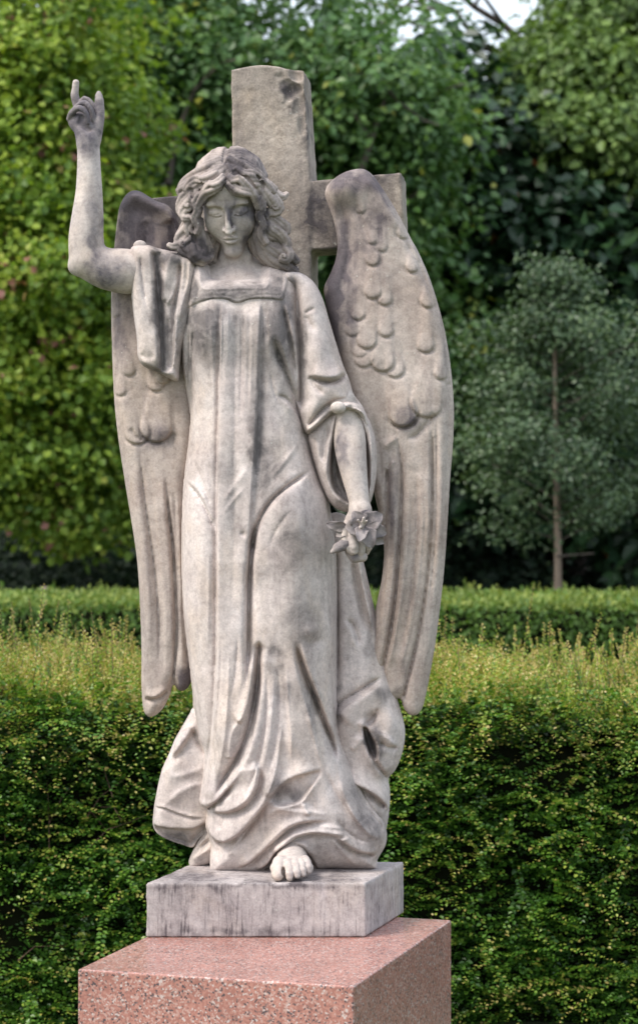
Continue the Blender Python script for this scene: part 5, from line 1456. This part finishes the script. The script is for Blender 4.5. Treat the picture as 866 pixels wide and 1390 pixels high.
far_hedge()

# small stake beyond the far hedge
st = Solid(8); 
def stake():
    Y = 9.5; x = wx(60, Y); top = wz(797, Y)
    P = [np.array([[x, Y, 0, .042], [x, Y, .6, .041], [x + .004, Y, top - .012, .040], [x + .004, Y, top, .034], [x + .004, Y, top + .003, .001]])]
    V, Q = tube_mesh(P, 8)
    o = np_mesh('wooden_stake', V, Q, BARK_PALE, None, smooth=False)
    tag(o, 'short pale wooden stake poking up behind the clipped hedge at the far left', 'stake')
    o.data.transform(__import__('mathutils').Matrix.Translation((-x, -Y, 0))); o.location = (x, Y, 0)
stake()

# ---------------------------------------------------------------- trees
def sp(px, pz, Y, rpx, rpz, ry, w):
    k = (Y + DIST) / FPX
    return (wx(px, Y), Y, wz(pz, Y), rpx * k, ry, rpz * k, w)
def limb(pts, Y): return np.array([[wx(x, Y), Y + .1 * math.sin(i), wz(z, Y), r] for i, (x, z, r) in enumerate(pts)])
GAPS = [(wx(a, 15.), wz(b, 15.), r) for a, b, r in ((357, 60, .12), (374, 50, .07), (400, 28, .09), (429, 46, .08), (343, 28, .07), (322, 60, .05), (546, 62, .15), (562, 48, .09), (531, 80, .08), (498, 104, .06), (580, 85, .07), (515, 30, .06))]
def gaps(P):
    k = np.ones(len(P), bool)
    for gx, gz, r in GAPS:      # thin places in the crown where daylight comes through
        d = np.hypot(P[:, 0] - gx + .03 * np.sin(P[:, 1] * 9), P[:, 2] - gz)
        k &= ~((d < r * (.8 + .4 * np.sin(P[:, 0] * 23 + P[:, 2] * 31) ** 2)))
    return k
# bright tree at the left
Y = 12.0
tree('bright yellow-green leafy tree filling the left side behind the raised arm', 'tree', (-3.4, Y + 1., 0), 6.5, 2.4, .16,
     [sp(-60, 60, Y + .6, 230, 190, 1.5, 3), sp(60, 190, Y, 150, 150, 1.2, 2.6), sp(20, 360, Y - .2, 190, 130, 1.3, 3), sp(130, 350, Y, 100, 100, 1., 1.6), sp(90, 480, Y, 150, 110, 1.2, 2.4),
      sp(-60, 560, Y, 150, 130, 1.2, 2), sp(130, 610, Y, 90, 80, .9, 1.4), sp(110, 695, Y - .1, 65, 40, .6, .7), sp(60, 640, Y, 120, 60, .9, 1.3), sp(-200, 300, Y + 1, 260, 400, 2., 3), sp(-170, 640, Y, 150, 70, 1, 1), sp(30, 40, Y, 120, 90, 1.1, 1.5)],
     1500, 64, .16, .062, L_LIME, BARK, 21, (.52, .24), nl=14, wratio=.44, flat=.42)
Y = 15.
tree('mid green tree with drooping boughs behind the cross and head', 'tree', (-.9, Y + 1.2, 0), 8, 3.0, .18,
     [sp(330, 120, Y, 170, 90, 1.5, 2.3), sp(200, 60, Y, 120, 110, 1.4, 2.), sp(480, 130, Y - .4, 105, 92, 1.2, 2.2), sp(540, 190, Y - .5, 70, 70, .9, 1.1), sp(270, 240, Y, 110, 100, 1.3, 1.8),
      sp(430, 280, Y, 170, 130, 1.5, 2.2), sp(300, 420, Y + .4, 200, 150, 1.5, 1.6), sp(500, 440, Y + .4, 160, 150, 1.5, 1.4), sp(370, -40, Y, 140, 80, 1.5, .45), sp(200, -120, Y, 200, 100, 1.6, 1.4), sp(560, 50, Y, 40, 50, .8, .10), sp(150, 600, Y + .6, 200, 120, 1.2, 1.2)],
     2300, 30, .18, .085, L_MID, BARK, 33, (.5, .24), nl=16, holes=gaps,
     trunk_paths=[limb([(470, 330, .034), (490, 230, .028), (520, 140, .020), (528, 112, .014), (500, 100, .008), (468, 104, .005)], Y - 1.5),
                  limb([(524, 118, .016), (545, 138, .013), (575, 160, .010), (600, 170, .005)], Y - 1.55), limb([(505, 190, .016), (480, 150, .010), (478, 110, .006)], Y - 1.5),
                  limb([(228, 250, .03), (240, 180, .024), (262, 120, .016), (300, 84, .010), (330, 80, .006)], Y - 1.5)])
Y = 17.
tree('dark broad-leaved tree with layered boughs behind the right wing', 'tree', (2.4, Y + 1.5, 0), 7.5, 3.2, .2,
     [sp(655, 205, Y, 110, 85, 1.4, 1.5), sp(600, 80, Y, 45, 50, .9, .10), sp(620, 300, Y, 120, 120, 1.3, 2.), sp(750, 330, Y - .3, 140, 110, 1.3, 2.4), sp(840, 400, Y, 130, 140, 1.5, 2.), sp(680, 470, Y + .3, 150, 120, 1.3, 2.),
      sp(620, 600, Y + .3, 130, 100, 1.2, 1.6), sp(760, 600, Y + .4, 160, 120, 1.3, 2.), sp(900, 600, Y, 120, 160, 1.4, 1.5), sp(960, 300, Y, 140, 260, 1.6, 1.6), sp(560, 500, Y + .8, 120, 200, 1, 1.2)],
     2300, 22, .22, .155, L_DARK, BARK, 45, (.45, .25), nl=16, wratio=.42, flat=.35, up=1.0)
Y = 18.5
tree('olive green tree with lighter crown in the upper right corner', 'tree', (4.4, Y + 1., 0), 8.5, 3., .19,
     [sp(800, 125, Y - 1.5, 95, 72, 1.2, 1.8), sp(775, 185, Y - 2.2, 80, 42, .8, .9), sp(850, 210, Y - 2., 90, 90, 1.1, 1.6), sp(860, 15, Y - 1, 105, 75, 1.2, 1.5), sp(730, 100, Y - 1, 38, 38, .8, .3), sp(960, 80, Y, 140, 190, 1.5, 1.6), sp(980, -100, Y, 170, 80, 1.5, .9)],
     1500, 26, .18, .10, L_OLIVE, BARK, 57, (.5, .22), nl=12)
# young tree on the right
Y = 11.
bx_, bz_ = wx(755, Y), 0.
kk = (Y + DIST) / FPX
e = empty('young_tree', (bx_, Y, 0)); tag(e, 'slender young tree with straight thin trunk and sparse blue-green leaves', 'tree')
rd = random.Random(8)
tr = np.array([[bx_ + .012 * math.sin(t * 5), Y, t * (wz(400, Y)), .033 * (1 - .8 * t) + .003] for t in np.linspace(0, 1, 14)])
V, Q = tube_mesh([tr], 10); np_mesh('trunk', V, Q, BARK_PALE, e)
br, tips = [], []
ztop = wz(452, Y)
for i in range(60):
    z = wz(738, Y) + (ztop - wz(738, Y)) * (i + rd.random()) / 46 * .97
    t = z / ztop; r = np.interp(z, [wz(770, Y), wz(720, Y), wz(600, Y), wz(480, Y), ztop], [.35, .78, .82, .62, .15]) * (.45 + .75 * rd.random())
    az = i * 2.4 + rd.random(); el = .22 + .5 * rd.random()
    q = np.array([[bx_ + math.cos(az) * r * s, Y + math.sin(az) * r * s, z + r * (math.sin(el) * s - .12 * s * s), .0045 * (1 - .8 * s) + .001] for s in np.linspace(0, 1, 6)])
    br.append(q)
    for s in (2, 3, 4, 5, 5): tips.append((q[s, :3], unit(q[5, :3] - q[0, :3])))
br.append(np.array([[bx_ + .25 * s, Y - .05, wz(755, Y) + .02 * s, .008 * (1 - .7 * s) + .002] for s in np.linspace(0, 1, 5)]))
V, Q = tube_mesh(br, 5); np_mesh('limbs', V, Q, BARK, e)
C = np.array([a for a, _ in tips]); Nn = np.array([b for _, b in tips])
V, Q, tn = foliage(C, Nn, 64, .105, .038, 91, (.5, .28), wratio=.32, flat=.6)
np_mesh('crown', V, Q, L_SAP, e, smooth=False, attrs={'tint': tn})

# wood behind everything: deep shade under the canopy
def wood():
    rn = np.random.RandomState(77)
    C, Nn = [], []
    n = 5200
    x = rn.uniform(-9, 9, n); z = rn.uniform(-.1, 1, n) ** 1.; y = 21 + rn.rand(n) * 1.6
    kx = x / (27.) * FPX + CX
    # canopy edge height: dips to let the sky in above the right of the cross
    top = 6.4 + .4 * np.sin(kx * .02) + .25 * np.sin(kx * .071)
    top -= 1.7 * np.exp(-((kx - 655) / 60) ** 2) + 1.0 * np.exp(-((kx - 555) / 45) ** 2) + 1.0 * np.exp(-((kx - 385) / 50) ** 2)
    z = z * top
    C = np.stack([x, y, z], 1); Nn = np.tile(np.array([0, -1., .3]), (n, 1))
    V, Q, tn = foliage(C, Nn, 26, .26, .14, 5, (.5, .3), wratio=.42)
    n = 4200      # the wood carries on either side, coarser
    x = rn.uniform(9, 30, n) * np.where(rn.rand(n) < .5, -1, 1); y = 21 - (np.abs(x) - 9) * .25 + rn.rand(n) * 2
    z = rn.uniform(-.02, 1, n) * (7.2 + .9 * np.sin(x * .9) + .5 * np.sin(x * 2.7))
    a = foliage(np.stack([x, y, z], 1), np.tile(np.array([0, -1., .3]), (n, 1)), 24, .42, .27, 15, (.7, .3), wratio=.42)
    Q = np.concatenate([Q, a[1] + len(V)]); V = np.concatenate([V, a[0]]); tn = np.concatenate([tn, a[2]])
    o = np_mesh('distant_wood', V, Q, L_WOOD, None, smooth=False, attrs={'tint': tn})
    tag(o, 'dark mass of woodland foliage behind the separate trees', 'woodland', kind='stuff')
    # shaded undergrowth below the canopy
    n = 2600
    x = rn.uniform(-7, 7, n); y = rn.uniform(15.5, 20.5, n); z = rn.rand(n) ** 1.3 * (1.15 + .25 * np.sin(x * 1.7))
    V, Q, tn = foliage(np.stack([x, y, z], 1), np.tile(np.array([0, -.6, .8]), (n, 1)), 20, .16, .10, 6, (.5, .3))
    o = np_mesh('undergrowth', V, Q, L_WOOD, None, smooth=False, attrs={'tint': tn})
    tag(o, 'dark shaded undergrowth beneath the trees', 'undergrowth', kind='stuff')
wood()
# ================================================================ light, sky, camera
w = bpy.data.worlds.new('World'); scene.world = w; w.use_nodes = True
nt = w.node_tree; bg = nt.nodes['Background']
sky = nt.nodes.new('ShaderNodeTexSky'); sky.sky_type = 'NISHITA'; sky.sun_disc = False
SUN_EL, SUN_AZ = R(50), R(-122)      # azimuth measured clockwise from +Y seen from above
sky.sun_elevation = SUN_EL; sky.sun_rotation = SUN_AZ; sky.air_density = 1.2; sky.dust_density = 3.5; sky.ozone_density = 1.0
ov = nt.nodes.new('ShaderNodeMix'); ov.data_type = 'RGBA'; ov.inputs[0].default_value = .55; ov.inputs[7].default_value = (8.4, 9.0, 9.9, 1)   # thin overcast veil
nt.links.new(sky.outputs[0], ov.inputs[6]); nt.links.new(ov.outputs[2], bg.inputs[0]); bg.inputs[1].default_value = .13
sl_ = bpy.data.lights.new('sun', 'SUN'); sl_.energy = 2.0; sl_.angle = R(18); sl_.color = (1, .95, .88)
so = bpy.data.objects.new('sun', sl_); root_col.objects.link(so)
from mathutils import Vector
dv = Vector((math.sin(SUN_AZ) * math.cos(SUN_EL), math.cos(SUN_AZ) * math.cos(SUN_EL), math.sin(SUN_EL)))
so.rotation_euler = dv.to_track_quat('Z', 'Y').to_euler(); so.location = dv * 20

cd = bpy.data.cameras.new('camera'); co_ = bpy.data.objects.new('camera', cd); root_col.objects.link(co_)
cd.sensor_fit = 'HORIZONTAL'; cd.sensor_width = 24; cd.lens = 95
co_.location = (0, -DIST, ZC); co_.rotation_euler = (math.pi / 2, 0, 0)
cd.shift_y = -(695 - HY) / 866.
cd.clip_end = 2000; cd.clip_start = .1
cd.dof.use_dof = True; cd.dof.focus_distance = DIST + .12; cd.dof.aperture_fstop = 5.6
scene.camera = co_
scene.render.engine = 'CYCLES'
scene.render.resolution_x = 637; scene.render.resolution_y = 1024
vs = scene.view_settings
vs.view_transform = 'Standard'; vs.look = 'None'; vs.exposure = .72; vs.gamma = 1
try: vs.use_curve_mapping = False
except Exception: pass
print('built in %.1fs' % (time.time() - T0))
